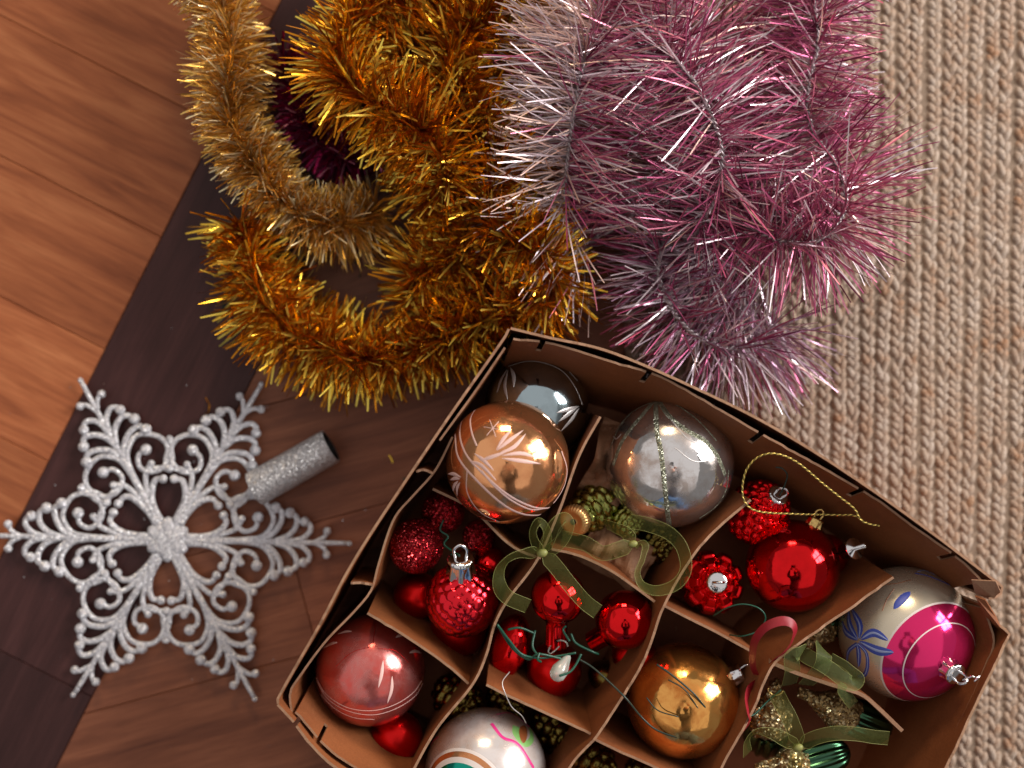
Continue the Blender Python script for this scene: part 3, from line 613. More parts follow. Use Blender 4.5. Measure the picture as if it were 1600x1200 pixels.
# copper-orange ball on top
t, c, r = ball('glass_bauble', 'copper orange glass ball with white swirls, resting highest over the top left cell', 793, 722, 96.5, M['copper'], z=.079, group='old glass baubles')
def pr(L): return rel(c2(L), 793, 722, 96.5)
for a_, w_ in (([(495, 385), (480, 430), (490, 490), (510, 540)], .03), ([(440, 430), (438, 500), (470, 580), (545, 660), (640, 740), (740, 790), (820, 800)], .035), ([(415, 490), (435, 590), (520, 690), (620, 780), (700, 820), (780, 830)], .04), ([(530, 640), (580, 700), (650, 760), (730, 800), (800, 798)], .03), ([(860, 560), (885, 640), (870, 720), (830, 780)], .02), ([(470, 640), (470, 730), (520, 810), (600, 855)], .022)):
    stroke_on(c, r, pr(a_), w_, M['pink_white_paint'], t, 'painted_swirl')
for a_ in ([(590, 560), (640, 520), (700, 475)], [(600, 570), (660, 545), (710, 490)], [(590, 555), (620, 510), (650, 475)], [(610, 580), (690, 570), (760, 590)], [(610, 590), (690, 600), (770, 612)], [(520, 600), (570, 585), (640, 560)], [(500, 570), (540, 600), (580, 640)], [(480, 600), (530, 620), (590, 680)], [(385, 655), (415, 655), (445, 668)], [(395, 680), (420, 672), (440, 675)], [(405, 730), (412, 705), (432, 682)], [(425, 745), (425, 715), (440, 688)]):
    stroke_on(c, r, pr(a_), .055, M['pink_white_paint'], t, 'painted_petal', mid=.9)
for k in range(3):
    a0 = k * 60 + 10; ca, sa_ = 38 * math.cos(math.radians(a0)), 38 * math.sin(math.radians(a0))
    stroke_on(c, r, pr([(575 - ca, 468 - sa_), (575, 468), (575 + ca, 468 + sa_)]), .012, M['pink_white_paint'], t, 'painted_star')
# mercury silver ball with green glitter leaves
t, c, r = ball('glass_bauble', 'large worn silver glass ball with green glitter leaf lines', 1046, 724, 99.5, M['silver_old'], z=.056, group='old glass baubles')
def pr(L): return rel(c3(L), 1046, 724, 99.5)
for a_, w_ in (([(345, 125), (345, 200), (350, 270), (365, 350), (375, 450), (385, 560), (395, 650)], .075), ([(340, 120), (290, 190), (240, 250), (200, 310), (165, 400)], .085), ([(350, 120), (400, 200), (470, 260), (540, 300), (590, 360), (625, 440)], .08), ([(350, 120), (430, 150), (520, 220), (590, 300)], .03), ([(340, 120), (250, 170), (190, 240), (150, 330)], .03), ([(640, 420), (630, 500), (590, 570), (520, 620)], .02)):
    stroke_on(c, r, pr(a_), w_, M['glit_green'], t, 'glitter_line')
for a_ in ([(395, 200), (470, 290), (540, 330)], [(420, 330), (500, 385), (590, 370)], [(200, 270), (180, 290), (165, 280)]):
    stroke_on(c, r, pr(a_), .02, M['silver_paint'], t, 'painted_line')

# olive grape-cone, crimped gold cap
def bumps(nu, nv, amp, stag=True):
    def d(th, ph):
        row = th / math.pi * nv; k = math.floor(row); fr = row - k - .5; q = ph / (2 * math.pi) * nu + (.5 if (stag and k % 2) else 0); fq = (q % 1) - .5
        e = 1 - min(1, (fr * fr + fq * fq) * 3.6); return 1 + amp * (math.sqrt(max(0, e)) - .4)
    return d
c, r = center(926, 793, 34, .045)
t = thing('cone_ornament', 'olive gold glass pine cone with a crimped copper cap beside the silver ball', 'ornament', (c.x, c.y, c.z - r))
v, f, m = ball_geo(c, r, px_axis(-.55, .35, .3), 130, 110, bumps(8, 8, .17), squash=1.25); mesh_obj('cone_body', v, f, M['green_gold'], t)
q = P(896, 815, .066); axq = px_axis(-.45, .25, .85)
v, f = lathe_geo([(.002, .0006), (.0035, .0002), (.0062, .0016), (.0085, .0012), (.0095, -.001), (.0098, -.004), (.0085, -.006)], tuple(q), axq, 96, lambda a_, i: 1 + (.05 if i > 1 else .02) * math.cos(30 * a_)); mesh_obj('cap', v, f, M['gold_foil'], t)
v, f, m = ball_geo(q - Vector(axq) * .001, .0025, (0, 0, 1), 12, 8); mesh_obj('cap_hole_shade', v, f, M['black'], t)  # solid black ball painted as the shade inside the hole
t, c, r = ball('cone_ornament', 'dark olive ribbed ornament lying under the silver ball at the ribbon knot', 980, 815, 26, M['green_gold'], z=.045, axis=px_axis(.4, .3, .4), disp=bumps(9, 8, .12), cat='ornament', seg=96, rings=70)
t, c, r = ball('cone_ornament', 'dark olive bumpy ornament deep in the shade below the ribbon loop', 1030, 850, 30, M['dark_gold'], z=.035, axis=px_axis(.4, .3, .4), disp=bumps(10, 8, .16), cat='ornament', seg=80, rings=60)

# crumpled kraft paper
def crumple(name, label, u, v_, z, sx, sy, seed, rot=0, amp=.006):
    g = 22; V = []; c = P(u, v_, z); ca, sa_ = math.cos(rot), math.sin(rot)
    for j in range(g + 1):
        for i in range(g + 1):
            x = (i / g - .5) * sx; y = (j / g - .5) * sy; p3 = Vector((x * 45 + seed * 9, y * 45, seed)); 
            h = amp * (abs(noise.noise(p3)) * 2.2 + .6 * abs(noise.noise(p3 * 2.3)))
            V.append((c.x + x * ca - y * sa_ + .003 * noise.noise(p3 + Vector((9, 0, 0))), c.y + x * sa_ + y * ca + .003 * noise.noise(p3 + Vector((0, 9, 0))), c.z + h - .1 * abs(x) - .15 * abs(y)))
    Fc = [(j * (g + 1) + i, j * (g + 1) + i + 1, (j + 1) * (g + 1) + i + 1, (j + 1) * (g + 1) + i) for j in range(g) for i in range(g)]
    o = mesh_obj(name, V, Fc, M['kraft'], None, False, origin=(c.x, c.y, c.z)); tag(o, label, 'paper')
    md = o.modifiers.new('s', 'SOLIDIFY'); md.thickness = .0003; return o
crumple('wrapping_paper', 'crumpled brown paper under the ribbon bow in the silver ball cell', 962, 868, .046, .044, .03, 3, math.radians(-28), .011)
crumple('wrapping_paper', 'brown wrapping paper creased behind the silver ball beside the copper ball', 955, 720, .045, .026, .05, 5, math.radians(-20), .011)

# --- cell of red glitter balls
g_ = 'red baubles in the box'
ball('glitter_bauble', 'red glitter ball nearest the left liner of the box', 650, 853, 43, M['glit_red'], z=.052, group=g_)
ball('glitter_bauble', 'dim red glitter ball behind the green twist of wire', 692, 800, 34, M['glit_red'], z=.038, group=g_)
ball('glitter_bauble', 'smallest red glitter ball, half in shade beside the silver cap', 748, 838, 26, M['glit_red'], z=.035, group=g_)
ball('red_bauble', 'satin red ball under the left side of the bumpy red ball', 652, 930, 37, M['red_satin'], z=.034, group=g_)
ball('red_bauble', 'small shiny red ball right of the silver cap against the divider', 766, 880, 27, M['red'], z=.040, group=g_)
ball('red_bauble', 'satin red ball below the bumpy red ball', 716, 982, 45, M['red_satin'], z=.038, group=g_)
NF = 130; kk = np.arange(NF) + .5; fz_ = 1 - 2 * kk / NF; fr_ = np.sqrt(1 - fz_ ** 2); fa_ = math.pi * (1 + 5 ** .5) * kk
FP = np.stack([fr_ * np.cos(fa_), fr_ * np.sin(fa_), fz_], 1)
def hexb(th, ph):
    d2_ = 2 - 2 * float(np.max(FP @ np.array([math.sin(th) * math.cos(ph), math.sin(th) * math.sin(ph), math.cos(th)]))); return 1 + .055 * (math.sqrt(max(0, 1 - d2_ / .034)) - .5)
t, c, r = ball('red_bauble', 'bumpy raspberry textured red ball with a large silver cap', 722, 937, 57, M['red_soft'], z=.064, axis=px_axis(-.05, -.93, .38), disp=hexb, group=g_, seg=170, rings=120)
cap(c, r, px_axis(-.03, -.70, .62), .0078, t, h=1.35)

# --- cell of shiny red picks
t, c, r = ball('red_bauble', 'shiny red ball under the end of the olive ribbon', 872, 932, 43, M['red'], z=.062, axis=px_axis(-.02, .9, -.4), group=g_)
v, f = lathe_geo([(.0105, 0), (.0068, .002), (.0062, .006), (.0066, .018), (.0068, .020), (.004, .0204)], P(870, 962, .056), px_axis(0, 1, -.15), 40, lambda a_, i: 1 + .06 * math.cos(10 * a_)); mesh_obj('neck', v, f, M['red'], t)
t, c, r = ball('red_bauble', 'shiny red ball tucked against the second long divider', 976, 968, 46, M['red'], z=.062, axis=px_axis(-.7, .5, -.2), group=g_)
v, f = lathe_geo([(.010, 0), (.0066, .002), (.0062, .012), (.004, .0124)], P(948, 990, .056), px_axis(-.8, .55, -.3), 40, lambda a_, i: 1 + .06 * math.cos(10 * a_)); mesh_obj('neck', v, f, M['red'], t)
ball('red_bauble', 'dull red ball under the pale christmas light bulb', 866, 1046, 43, M['red_satin'], z=.036, group=g_)
ball('red_bauble', 'small deep red ball beneath the ball against the divider', 990, 1022, 34, M['red_satin'], z=.036, group=g_)
def facet(th, ph): return 1 + .05 * (abs(((ph / (2 * math.pi) * 8) % 1) - .5) - .25)
t, c, r = ball('red_ornament', 'dark red faceted drop standing against the divider beside the green wires', 797, 1010, 30, M['red'], z=.04, axis=px_axis(.3, -1, .2), disp=facet, squash=1.7, cat='ornament', group=g_)
# pale christmas bulb with wires
a, b = P(890, 1022, .070), P(866, 1062, .078)
t = thing('fairy_light', 'pale frosted christmas light bulb tied with green wire among the red balls', 'fairy light', tuple(a))
d = b - a; v, f = lathe_geo([(.0005, 0), (.002, d.length * .1), (.0034, d.length * .35), (.0052, d.length * .62), (.0048, d.length * .85), (.003, d.length * .98), (.0003, d.length * 1.03)], tuple(a), tuple(d), 28); mesh_obj('bulb', v, f, M['clear'], t)
for k in range(1):
    o0 = P(872 + 8 * k, 1010 + 4 * math.sin(k * 2), .060 + .002 * k); pts = [o0 + Vector((.006 * math.cos(q + k), .004 * math.sin(q * 1.3 + k), .002 * math.sin(q * 2))) for q in np.linspace(0, 5, 9)]
    v, f = tube_geo(smooth_path([tuple(p) for p in pts], 6), .00045, 6, .8); mesh_obj('plastic_tie', v, f, M['clear'], t)

def wire(name, label, pts, rad, mat, cat='wire', parent=None, group=None):
    p = smooth_path([tuple(P(*q)) for q in pts], 8); v, f = tube_geo(p, rad, 7)
    if parent is not None: return mesh_obj(name, v, f, mat, parent)
    o = mesh_obj(name, v, f, mat, None, origin=tuple(p.mean(axis=0))); return tag(o, label, cat, group)
wr = thing('green_wire', 'green wires tangled over the red balls, running across the divider to the orange gold ball', 'wire', P(880, 1040, .07))
for pts in ([(777, 976, .088), (795, 1000, .082), (815, 1022, .078), (842, 1028, .076), (872, 1025, .072), (900, 1020, .072)],
            [(778, 978, .087), (800, 1012, .078), (825, 1030, .075), (842, 1022, .078), (880, 1030, .072)],
            [(793, 984, .075), (812, 981, .074), (836, 990, .07)], [(836, 985, .07), (832, 1010, .074), (842, 1026, .077)],
            [(843, 1020, .078), (840, 1030, .080), (845, 1034, .077)], [(908, 1022, .078), (900, 1038, .080), (890, 1050, .082), (874, 1056, .084)],
            [(892, 990, .068), (900, 1005, .07), (925, 1018, .07), (935, 1022, .068)], [(890, 1002, .07), (880, 985, .066), (884, 978, .066)]):
    wire('wire_strand', None, pts, .00075, M['wire_green'], parent=wr)
wire('wire_strand', None, [(905, 1030, .074), (930, 1046, .076), (975, 1088, .088), (1000, 1118, .082), (1025, 1140, .082), (1060, 1152, .083), (1095, 1153, .082), (1118, 1138, .082), (1112, 1120, .083), (1085, 1085, .088), (1050, 1055, .086), (1026, 1038, .084)], .0006, M['wire_dark'], parent=wr)
wire('wire_strand', None, [(1044, 1062, .0875), (1070, 1078, .089), (1093, 1110, .086)], .0004, M['wire_dark'], parent=wr)
wire('wire_strand', None, [(1010, 1090, .083), (1028, 1110, .086), (1060, 1120, .088)], .0004, M['wire_dark'], parent=wr)
wire('green_wire', 'short dark green twist of wire hanging behind the large silver cap', [(693, 812, .066), (688, 828, .068), (700, 838, .07), (694, 850, .07), (705, 860, .074), (718, 868, .080)], .0006, M['wire_green'])
wire('green_wire', 'thin green wire hoop over the waffle textured red ornament', [(1115, 962, .07), (1135, 950, .08), (1160, 944, .084), (1185, 950, .086), (1196, 965, .085), (1185, 985, .082), (1160, 994, .080), (1140, 992, .07)], .00045, M['wire_green'])
wire('thin_wire', 'fine silvery wire hooked over the divider above the pearl ball', [(796, 1050, .075), (785, 1066, .084), (790, 1085, .086), (800, 1105, .082), (815, 1118, .078), (822, 1130, .074)], .0003, M['silver_paint'])

# --- orange gold ball with red ribbon
t, c, r = ball('glass_bauble', 'worn orange gold ball with dark wire lying across it and a silver cap', 1067, 1094, 88, M['gold_old'], z=.052, axis=px_axis(.92, -.38, .25), group='old glass baubles')
cap(c, r, px_axis(.93, -.42, .12), .0058, t)
# --- cell 3 red ornaments
t, c, r = ball('red_bauble', 'largest shiny red ball with a silver cap under the gold cord', 1238, 884, 72, M['red'], z=.056, axis=px_axis(.5, -.83, .1), group=g_)
cap(c, r, px_axis(.47, -.85, .12), .0048, t, M['gold'])
t, c, r = ball('red_ornament', 'red grape textured ornament with silver cap behind the gold cord', 1184, 800, 46, M['red'], z=.042, axis=px_axis(.5, -.5, .6), disp=bumps(13, 10, .12, True), squash=1.15, cat='ornament', group=g_, seg=170, rings=130)
cap(c, r, px_axis(.52, -.42, .75), .0062, t)
def waffle(th, ph):
    a_ = abs(((ph / (2 * math.pi) * 9) % 1) - .5) * 2; b_ = abs(((th / math.pi * 6.5) % 1) - .5) * 2
    return 1 - .16 * max(0, a_ - .55) / .45 - .13 * max(0, b_ - .6) / .4
t, c, r = ball('red_ornament', 'waffle grooved red ornament seen from its round silver cap', 1112, 910, 50, M['red'], z=.042, axis=px_axis(.12, 0, 1), disp=waffle, cat='ornament', group=g_, seg=180, rings=120)
cap(c, r * .98, px_axis(.14, .0, 1), .0062, t, h=.9)
t, c, r = ball('red_ornament', 'dark red spindle ornament mostly hidden behind the largest red ball', 1290, 868, 34, M['red'], z=.036, axis=px_axis(1, -.3, .5), cat='ornament', group=g_)
qa = P(1300, 868, .05); qb = P(1352, 852, .074); dq = qb - qa; ln = dq.length
v, f = lathe_geo([(.0012, 0), (.0014, ln * .3), (.0048, ln * .36), (.0052, ln * .62), (.0066, ln * .64), (.0066, ln * .7), (.0016, ln * .72), (.0016, ln * 1.0), (.0002, ln * 1.01)], tuple(qa), tuple(dq), 30); mesh_obj('cap', v, f, M['silver'], t)
# gold cord loop, two twisted strands
def cord(label, pts, rad, name='twisted_string'):
    p = smooth_path([tuple(P(*q)) for q in pts], 8); seg = np.linalg.norm(np.diff(p, axis=0), axis=1); s = np.concatenate([[0], np.cumsum(seg)]); dd = np.arange(0, s[-1], .00045)
    C_ = np.stack([np.interp(dd, s, p[:, i]) for i in range(3)], 1); T = nrm(np.gradient(C_, axis=0)); A = nrm(np.cross(T, np.array([.01, .02, 1.]))); B = np.cross(A, T); root = thing(name, label, 'cord', tuple(p.mean(axis=0)))
    for h, mt in ((0, M['gold_thread']), (math.pi, M['dark_thread'])):
        a_ = dd / .0034 * 2 * math.pi + h; v, f = tube_geo(C_ + (A * np.cos(a_)[:, None] + B * np.sin(a_)[:, None]) * rad * .5, rad * .62, 6); mesh_obj('thread', v, f, mt, root)
M['gold_thread'] = plain('gold_thread', (.85, .62, .16), .35, .6); M['dark_thread'] = plain('dark_thread', (.16, .12, .02), .5, .2)
cord('thin twisted gold cord looped over the red ornaments and back wall of the box', [(1281, 804, .08), (1240, 803, .082), (1190, 800, .084), (1168, 790, .086), (1160, 768, .088), (1166, 735, .092), (1185, 714, .095), (1212, 709, .097), (1245, 722, .097), (1285, 755, .096), (1310, 775, .095), (1335, 795, .094), (1345, 812, .092), (1360, 819, .09), (1374, 821, .088)], .0006)
cord('second thin gold cord end lying from the cap to the box wall', [(1281, 804, .081), (1310, 805, .086), (1336, 806, .092), (1352, 818, .090)], .0006)
wire('green_wire', 'short dark wire curl standing up from the grape ornament cap', [(1218, 775, .074), (1226, 758, .078), (1230, 742, .082), (1222, 732, .084), (1212, 730, .084)], .0005, M['wire_dark'])

# --- ivory and pink ball
axI = px_axis(.56, .51, .66)
t, c, r = ball('glass_bauble', 'ivory and hot pink glass ball with a painted blue bow', 1415, 989, 102.5, [M['pink'], M['white_paint'], M['pink'], M['white_paint'], M['ivory']], z=.054, axis=axI, bands=[38, 39, 55.3, 57], group='old glass baubles', seg=110, rings=70)
cap(c, r, axI, .0062, t, h=1.2)
def c8(L): return [(x / 4.615 + 1120, y / 4.615 + 940) for x, y in L]
def c9(L): return [(x / 6 + 1340, y / 6 + 820) for x, y in L]
def pr8(L): return rel(c8(L), 1415, 989, 102.5)
def pr9(L): return rel(c9(L), 1415, 989, 102.5)
for a_, w_ in (([(1040, 270), (990, 170), (985, 70)], .09), ([(1050, 265), (1060, 170), (1010, 60)], .09), ([(1040, 275), (960, 220), (935, 145)], .09), ([(1060, 270), (1150, 225), (1245, 275)], .10), ([(1050, 285), (1170, 345), (1275, 355)], .12), ([(1035, 300), (1040, 370), (1030, 460)], .07)):
    stroke_on(c, r, pr8(a_), w_ + .02, M['blue_paint'], t, 'painted_bow', mid=.6); stroke_on(c, r, pr8(a_), w_ * .35, M['light_blue_paint'], t, 'painted_bow', mid=.6, lift=1.007)
for a_ in ([(1035, 300), (970, 350), (950, 430), (985, 480)], [(1040, 300), (1090, 360), (1095, 440), (1070, 510), (1020, 535)]):
    stroke_on(c, r, pr8(a_), .06, M['blue_paint'], t, 'painted_bow'); stroke_on(c, r, pr8(a_), .018, M['light_blue_paint'], t, 'painted_bow', lift=1.007)
stroke_on(c, r, pr9([(515, 652), (470, 690), (410, 750), (365, 805)]), .12, M['blue_paint'], t, 'painted_drop', mid=.7)
stroke_on(c, r, pr9([(570, 475), (680, 500), (800, 550), (910, 600)]), .035, M['blue_paint'], t, 'painted_leaf')
stroke_on(c, r, pr9([(590, 460), (680, 440), (780, 480), (870, 560)]), .035, M['light_blue_paint'], t, 'painted_leaf')
for a_ in ([(530, 540), (420, 570), (330, 580), (250, 600)], [(380, 620), (310, 720), (265, 820)]): stroke_on(c, r, pr9(a_), .012, M['brown_paint'], t, 'hairline_crack')
axW_ = vaxis(c, axI); e = np.array(c) + axW_ * (r + .012); wp = [tuple(e), tuple(e + np.array([.004, .003, .003])), tuple(e + np.array([.007, .002, .002])), tuple(e + np.array([.010, .0025, 0])), tuple(e + np.array([.007, -.001, -.001]))]
v, f = tube_geo(smooth_path(wp, 8), .0005, 6); mesh_obj('wire_hook', v, f, M['silver'], t)

# --- old red ball, small red ball
t, c, r = ball('glass_bauble', 'dusky red glass ball with faded petals and rings in the bottom left cell', 579, 1047, 85, M['red_old'], z=.050, group='old glass baubles')
def c4(L): return [(x / 3.529 + 420, y / 3.529 + 860) for x, y in L]
def pr(L): return rel(c4(L), 579, 1047, 85)
for a_ in ([(275, 720), (340, 810), (450, 870), (580, 890), (700, 860), (800, 800), (850, 730)], [(270, 700), (330, 785), (440, 850), (570, 868), (690, 840), (790, 780), (840, 715)], [(300, 790), (380, 860), (480, 905), (590, 915)]): stroke_on(c, r, pr(a_), .012, M['pink_white_paint'], t, 'painted_ring')
for a_ in ([(625, 610), (620, 680), (605, 750)], [(675, 690), (675, 760), (655, 830)], [(690, 490), (720, 475), (750, 478)], [(765, 570), (800, 560), (835, 568)], [(300, 545), (340, 525), (380, 515)], [(380, 470), (420, 458), (455, 458)]): stroke_on(c, r, pr(a_), .055, M['pink_white_paint'], t, 'painted_petal', mid=.7)
for a_ in ([(570, 520), (575, 470), (580, 420)], [(560, 540), (460, 570), (380, 640)], [(600, 550), (690, 560), (760, 620)]): stroke_on(c, r, pr(a_), .01, M['red_satin'], t, 'painted_line')
ball('red_bauble', 'small satin red ball beside the dusky red ball at the bottom', 620, 1152, 41, M['red_satin'], z=.045, group=g_)
# --- pearl ball
axW = px_axis(-.42, .44, .79)
t, c, r = ball('glass_bauble', 'pearly white glass ball with pink vine and teal end', 759, 1204, 95, [M['teal'], M['white_paint'], M['copper'], M['white_paint'], M['pearl']], z=.056, axis=axW, bands=[33, 38, 43, 46], group='old glass baubles', seg=110, rings=70)
def c10(L): return [(x / 4.21 + 620, y / 4.21 + 1040) for x, y in L]
def pr(L): return rel(c10(L), 759, 1204, 95)
stroke_on(c, r, pr([(775, 420), (775, 470), (830, 530), (880, 500), (880, 430)]), .10, M['green_paint'], t, 'painted_leaf', label='green painted leaf'); stroke_on(c, r, pr([(790, 420), (800, 480), (850, 530)]), .2, M['green_paint'], t, 'painted_leaf', mid=.5)
stroke_on(c, r, pr([(840, 415), (825, 460), (820, 525)]), .16, M['brown_paint'], t, 'painted_bud', mid=.6, lift=1.009, label='brown painted bud')
stroke_on(c, r, pr([(620, 405), (690, 490), (790, 535), (890, 674)]), .055, M['magenta_paint'], t, 'painted_vine', lift=1.007); stroke_on(c, r, pr([(650, 345), (740, 330), (840, 370), (900, 430)]), .022, M['magenta_paint'], t, 'painted_vine'); stroke_on(c, r, pr([(215, 530), (240, 505), (280, 480)]), .05, M['magenta_paint'], t, 'painted_vine', mid=.7)

# --- dark gold cones in the gaps
for (u, v_, rp, zz, lab) in ((715, 1092, 34, .034, 'dark gold knobbly cone beside the dusky red ball'), (790, 1095, 26, .03, 'dark gold knobbly cone above the pearl ball'), (868, 1140, 34, .03, 'dark gold beaded ornament right of the pearl ball'), (925, 1190, 32, .035, 'dark gold beaded ornament in the bottom middle cell'), (1010, 1215, 30, .035, 'dark gold beaded ornament at the bottom edge under the orange gold ball'), (946, 1058, 25, .03, 'dull gold ball deep beneath the green wires')):
    ball('gold_ornament', lab, u, v_, rp, M['dark_gold'], z=zz, axis=px_axis(.6, .5, .3), disp=bumps(8, 7, .2) if u != 946 else None, cat='ornament', seg=90, rings=70, squash=1.2, group='dark gold ornaments in the gaps')

# --- glitter topped green acorn ornaments
def acorn(label, g0, g1, b1, z0, z1, wpx, shape, loop=True):
    """g0 tip of the glitter top, g1 where the green body starts, b1 its far end (picture points)"""
    a = P(*g0, z0); b = P(*g1, (z0 + z1) / 2); e = P(*b1, z1); root = thing('acorn_ornament', label, 'ornament', tuple((a + e) / 2 - Vector((0, 0, .01))), 'green acorn ornaments')
    R_ = wpx * mmpx(z0); d1 = b - a; L1 = d1.length; V, Fc = [], []
    prof = [(R_ * .05, 0), (R_ * .25, .03 * L1), (R_ * .32, .2 * L1), (R_ * .5, .4 * L1), (R_ * .95, .62 * L1), (R_ * 1.05, .85 * L1), (R_ * .95, L1), (R_ * .7, L1 * 1.06)]
    pr_ = smooth_path([(p, h, 0) for p, h in prof], 5)
    V, Fc = lathe_geo([(max(.0001, q[0]), q[1]) for q in pr_], tuple(a), tuple(d1), 40)
    V = np.array([q + np.array([noise.noise(Vector(q * 260)), noise.noise(Vector(q * 260 + 7)), noise.noise(Vector(q * 260 + 19))]) * .0018 for q in V]); mesh_obj('glitter_top', V, Fc, M['glit_gold'], root)
    d2 = e - b; L2 = d2.length; prof = [(R_ * .9, -.1 * L2), (R_ * .98, .05 * L2), (R_ * 1.0, .3 * L2), (R_ * .95, .6 * L2), (R_ * .75, .85 * L2), (R_ * .35, L2), (.0001, L2 * 1.03)]
    pr_ = smooth_path([(p, h, 0) for p, h in prof], 5); V, Fc = lathe_geo([(max(.0001, q[0]), q[1]) for q in pr_], tuple(b), tuple(d2), 96, lambda t_, i: 1 + .075 * math.cos(12 * t_)); mesh_obj('ribbed_body', V, Fc, M['green_glass'], root)
    return root
acorn('green ribbed acorn with gold glitter top pointing right under the sage ribbon', (1246, 1080), (1330, 1118), (1388, 1142), .062, .05, 29, 0)
acorn('green ribbed acorn with gold glitter top at the bottom edge of the box', (1180, 1200), (1258, 1192), (1325, 1172), .06, .055, 27, 0)
acorn('gold glitter topped acorn standing left of the others by the red ribbon', (1212, 1065), (1200, 1135), (1190, 1165), .066, .03, 34, 0)
acorn('gold glitter acorn tip peeping out between sage ribbon and ivory ball', (1262, 1010), (1286, 975), (1320, 950), .05, .03, 26, 0)
v, f = tube_geo([tuple(P(1212 + 12 * math.cos(q), 1076 + 10 * math.sin(q), .07)) for q in np.linspace(.3, 3.3, 20)], .0007, 6)
tag(mesh_obj('metal_ring', v, f, M['gold'], None, origin=tuple(P(1212, 1076, .07))), 'small gold wire ring on the standing acorn', 'ring')

# ------------------------------------------------------------------ ribbons
def ribbon_part(pts, width, mat, parent, name='ribbon_strip', tilt=(0,), edge=True, grow=6):
    p = smooth_path([tuple(P(*q)) for q in pts], 9); n = len(p); T = nrm(np.gradient(p, axis=0)); V = []; tl = np.interp(np.linspace(0, 1, n), np.linspace(0, 1, len(tilt)), tilt)
    prev = None; ed = [[], []]
    for i in range(n):
        a_ = np.cross(T[i], [0, 0, 1.]); a_ = nrm(a_) if np.linalg.norm(a_) > .05 else (prev if prev is not None else np.array([1., 0, 0]))
        if prev is not None and np.dot(a_, prev) < 0: a_ = a_
        prev = a_; b_ = np.cross(a_, T[i]); q = math.radians(tl[i]); w_ = a_ * math.cos(q) + b_ * math.sin(q)
        taper = min(1, (.25 + i / grow)) if grow else 1
        for k in (-1, -.33, .33, 1): V.append(p[i] + w_ * width * .5 * k * taper + b_ * .0004 * (1 - abs(k)))
        ed[0].append(p[i] - w_ * width * .5 * taper); ed[1].append(p[i] + w_ * width * .5 * taper)
    Fc = [(4 * i + k, 4 * i + k + 1, 4 * i + 5 + k, 4 * i + 4 + k) for i in range(n - 1) for k in range(3)]
    o = mesh_obj(name, V, Fc, mat, parent)
    if edge:
        mb = MB()
        for e_ in ed: v, f = tube_geo(np.array(e_), .00013, 5); mb.add(v, f)
        mb.build('selvedge', M['organza_edge'], o)
    return o
def z_(L, z):
    zs = np.interp(np.linspace(0, 1, len(L)), np.linspace(0, 1, len(z)), z); return [(a_, b_, q) for (a_, b_), q in zip(L, zs)]
def knot(u, v_, z, r, mat, parent):
    vv, ff, mm = ball_geo(P(u, v_, z), r, (1, .3, .2), 16, 10, squash=1.3); mesh_obj('knot', vv, ff, mat, parent)
bow = thing('ribbon_bow', 'sheer olive ribbon bow tied at the gold cap over the middle of the dividers', 'ribbon', P(847, 863, .09), 'sheer ribbons in the box')
RW = .0077
ribbon_part(z_(c7([(800, 370), (768, 320), (760, 265), (785, 225), (815, 250), (825, 300), (808, 362)]), (.09, .1, .098, .09)), RW * .8, M['organza'], bow, tilt=(10, 55, 50, 20))
ribbon_part(z_(c7([(802, 370), (830, 310), (862, 240), (905, 205), (925, 240), (895, 310), (830, 368)]), (.09, .1, .098, .09)), RW, M['organza'], bow, tilt=(0, 20, 50, 20, 0))
ribbon_part(z_(c7([(795, 372), (720, 372), (650, 395), (605, 445), (600, 520), (640, 580), (735, 622)]), (.09, .098, .096, .086)), RW * 1.1, M['organza'], bow, tilt=(0, 50, 60, 40, 0, 0))
ribbon_part(z_(c7([(806, 375), (860, 430), (930, 520), (1000, 600), (1062, 648)]), (.09, .095, .088)), RW * 1.15, M['organza'], bow, tilt=(20, 0, 0, 10))
knot(847, 864, .091, .0026, M['organza_edge'], bow)
bow2 = thing('ribbon_bow', 'sheer olive ribbon looping in a wide ring right of the crumpled brown paper', 'ribbon', P(990, 850, .085), 'sheer ribbons in the box')
ribbon_part(z_(c3([(243, 735), (180, 760), (110, 775), (40, 735), (-60, 712)]), (.085, .09, .086, .08)), RW * 1.2, M['organza'], bow2, tilt=(0, 10, 20, 0))
ribbon_part(z_(c3([(243, 735), (215, 690), (160, 665), (120, 650)]), (.085, .084, .07)), RW, M['organza'], bow2, tilt=(0, 30, 40))
ribbon_part(z_(c3([(250, 735), (290, 745), (283, 800), (262, 860), (285, 915), (350, 935), (430, 905), (468, 840), (450, 750), (395, 690), (310, 655), (230, 640)]), (.085, .095, .1, .1, .095, .085)), RW * 1.1, M['organza'], bow2, tilt=(60, 60, 62, 60, 55, 50, 35, 10, 5))
knot(989, 850, .086, .0022, M['organza_edge'], bow2)
bow3 = thing('ribbon_bow', 'sheer sage green ribbon curls over the divider beside the ivory ball', 'ribbon', P(1280, 1040, .08), 'sheer ribbons in the box')
ribbon_part(z_(c8([(640, 330), (600, 370), (540, 400), (545, 500), (520, 600)]), (.078, .09, .085, .07)), RW * 1.2, M['organza2'], bow3, tilt=(40, 20, 0, 10))
ribbon_part(z_(c8([(730, 290), (770, 370), (765, 450), (720, 520), (640, 600)]), (.075, .093, .085, .072)), RW * 1.25, M['organza2'], bow3, tilt=(50, 10, 0, 20))
ribbon_part(z_(c8([(580, 340), (660, 400), (740, 440), (820, 490), (900, 550), (980, 590), (1010, 540), (930, 460), (820, 400)]), (.075, .088, .09, .094, .09, .085)), RW * 1.15, M['organza2'], bow3, tilt=(20, 0, 0, 10, 40, 60, 50))
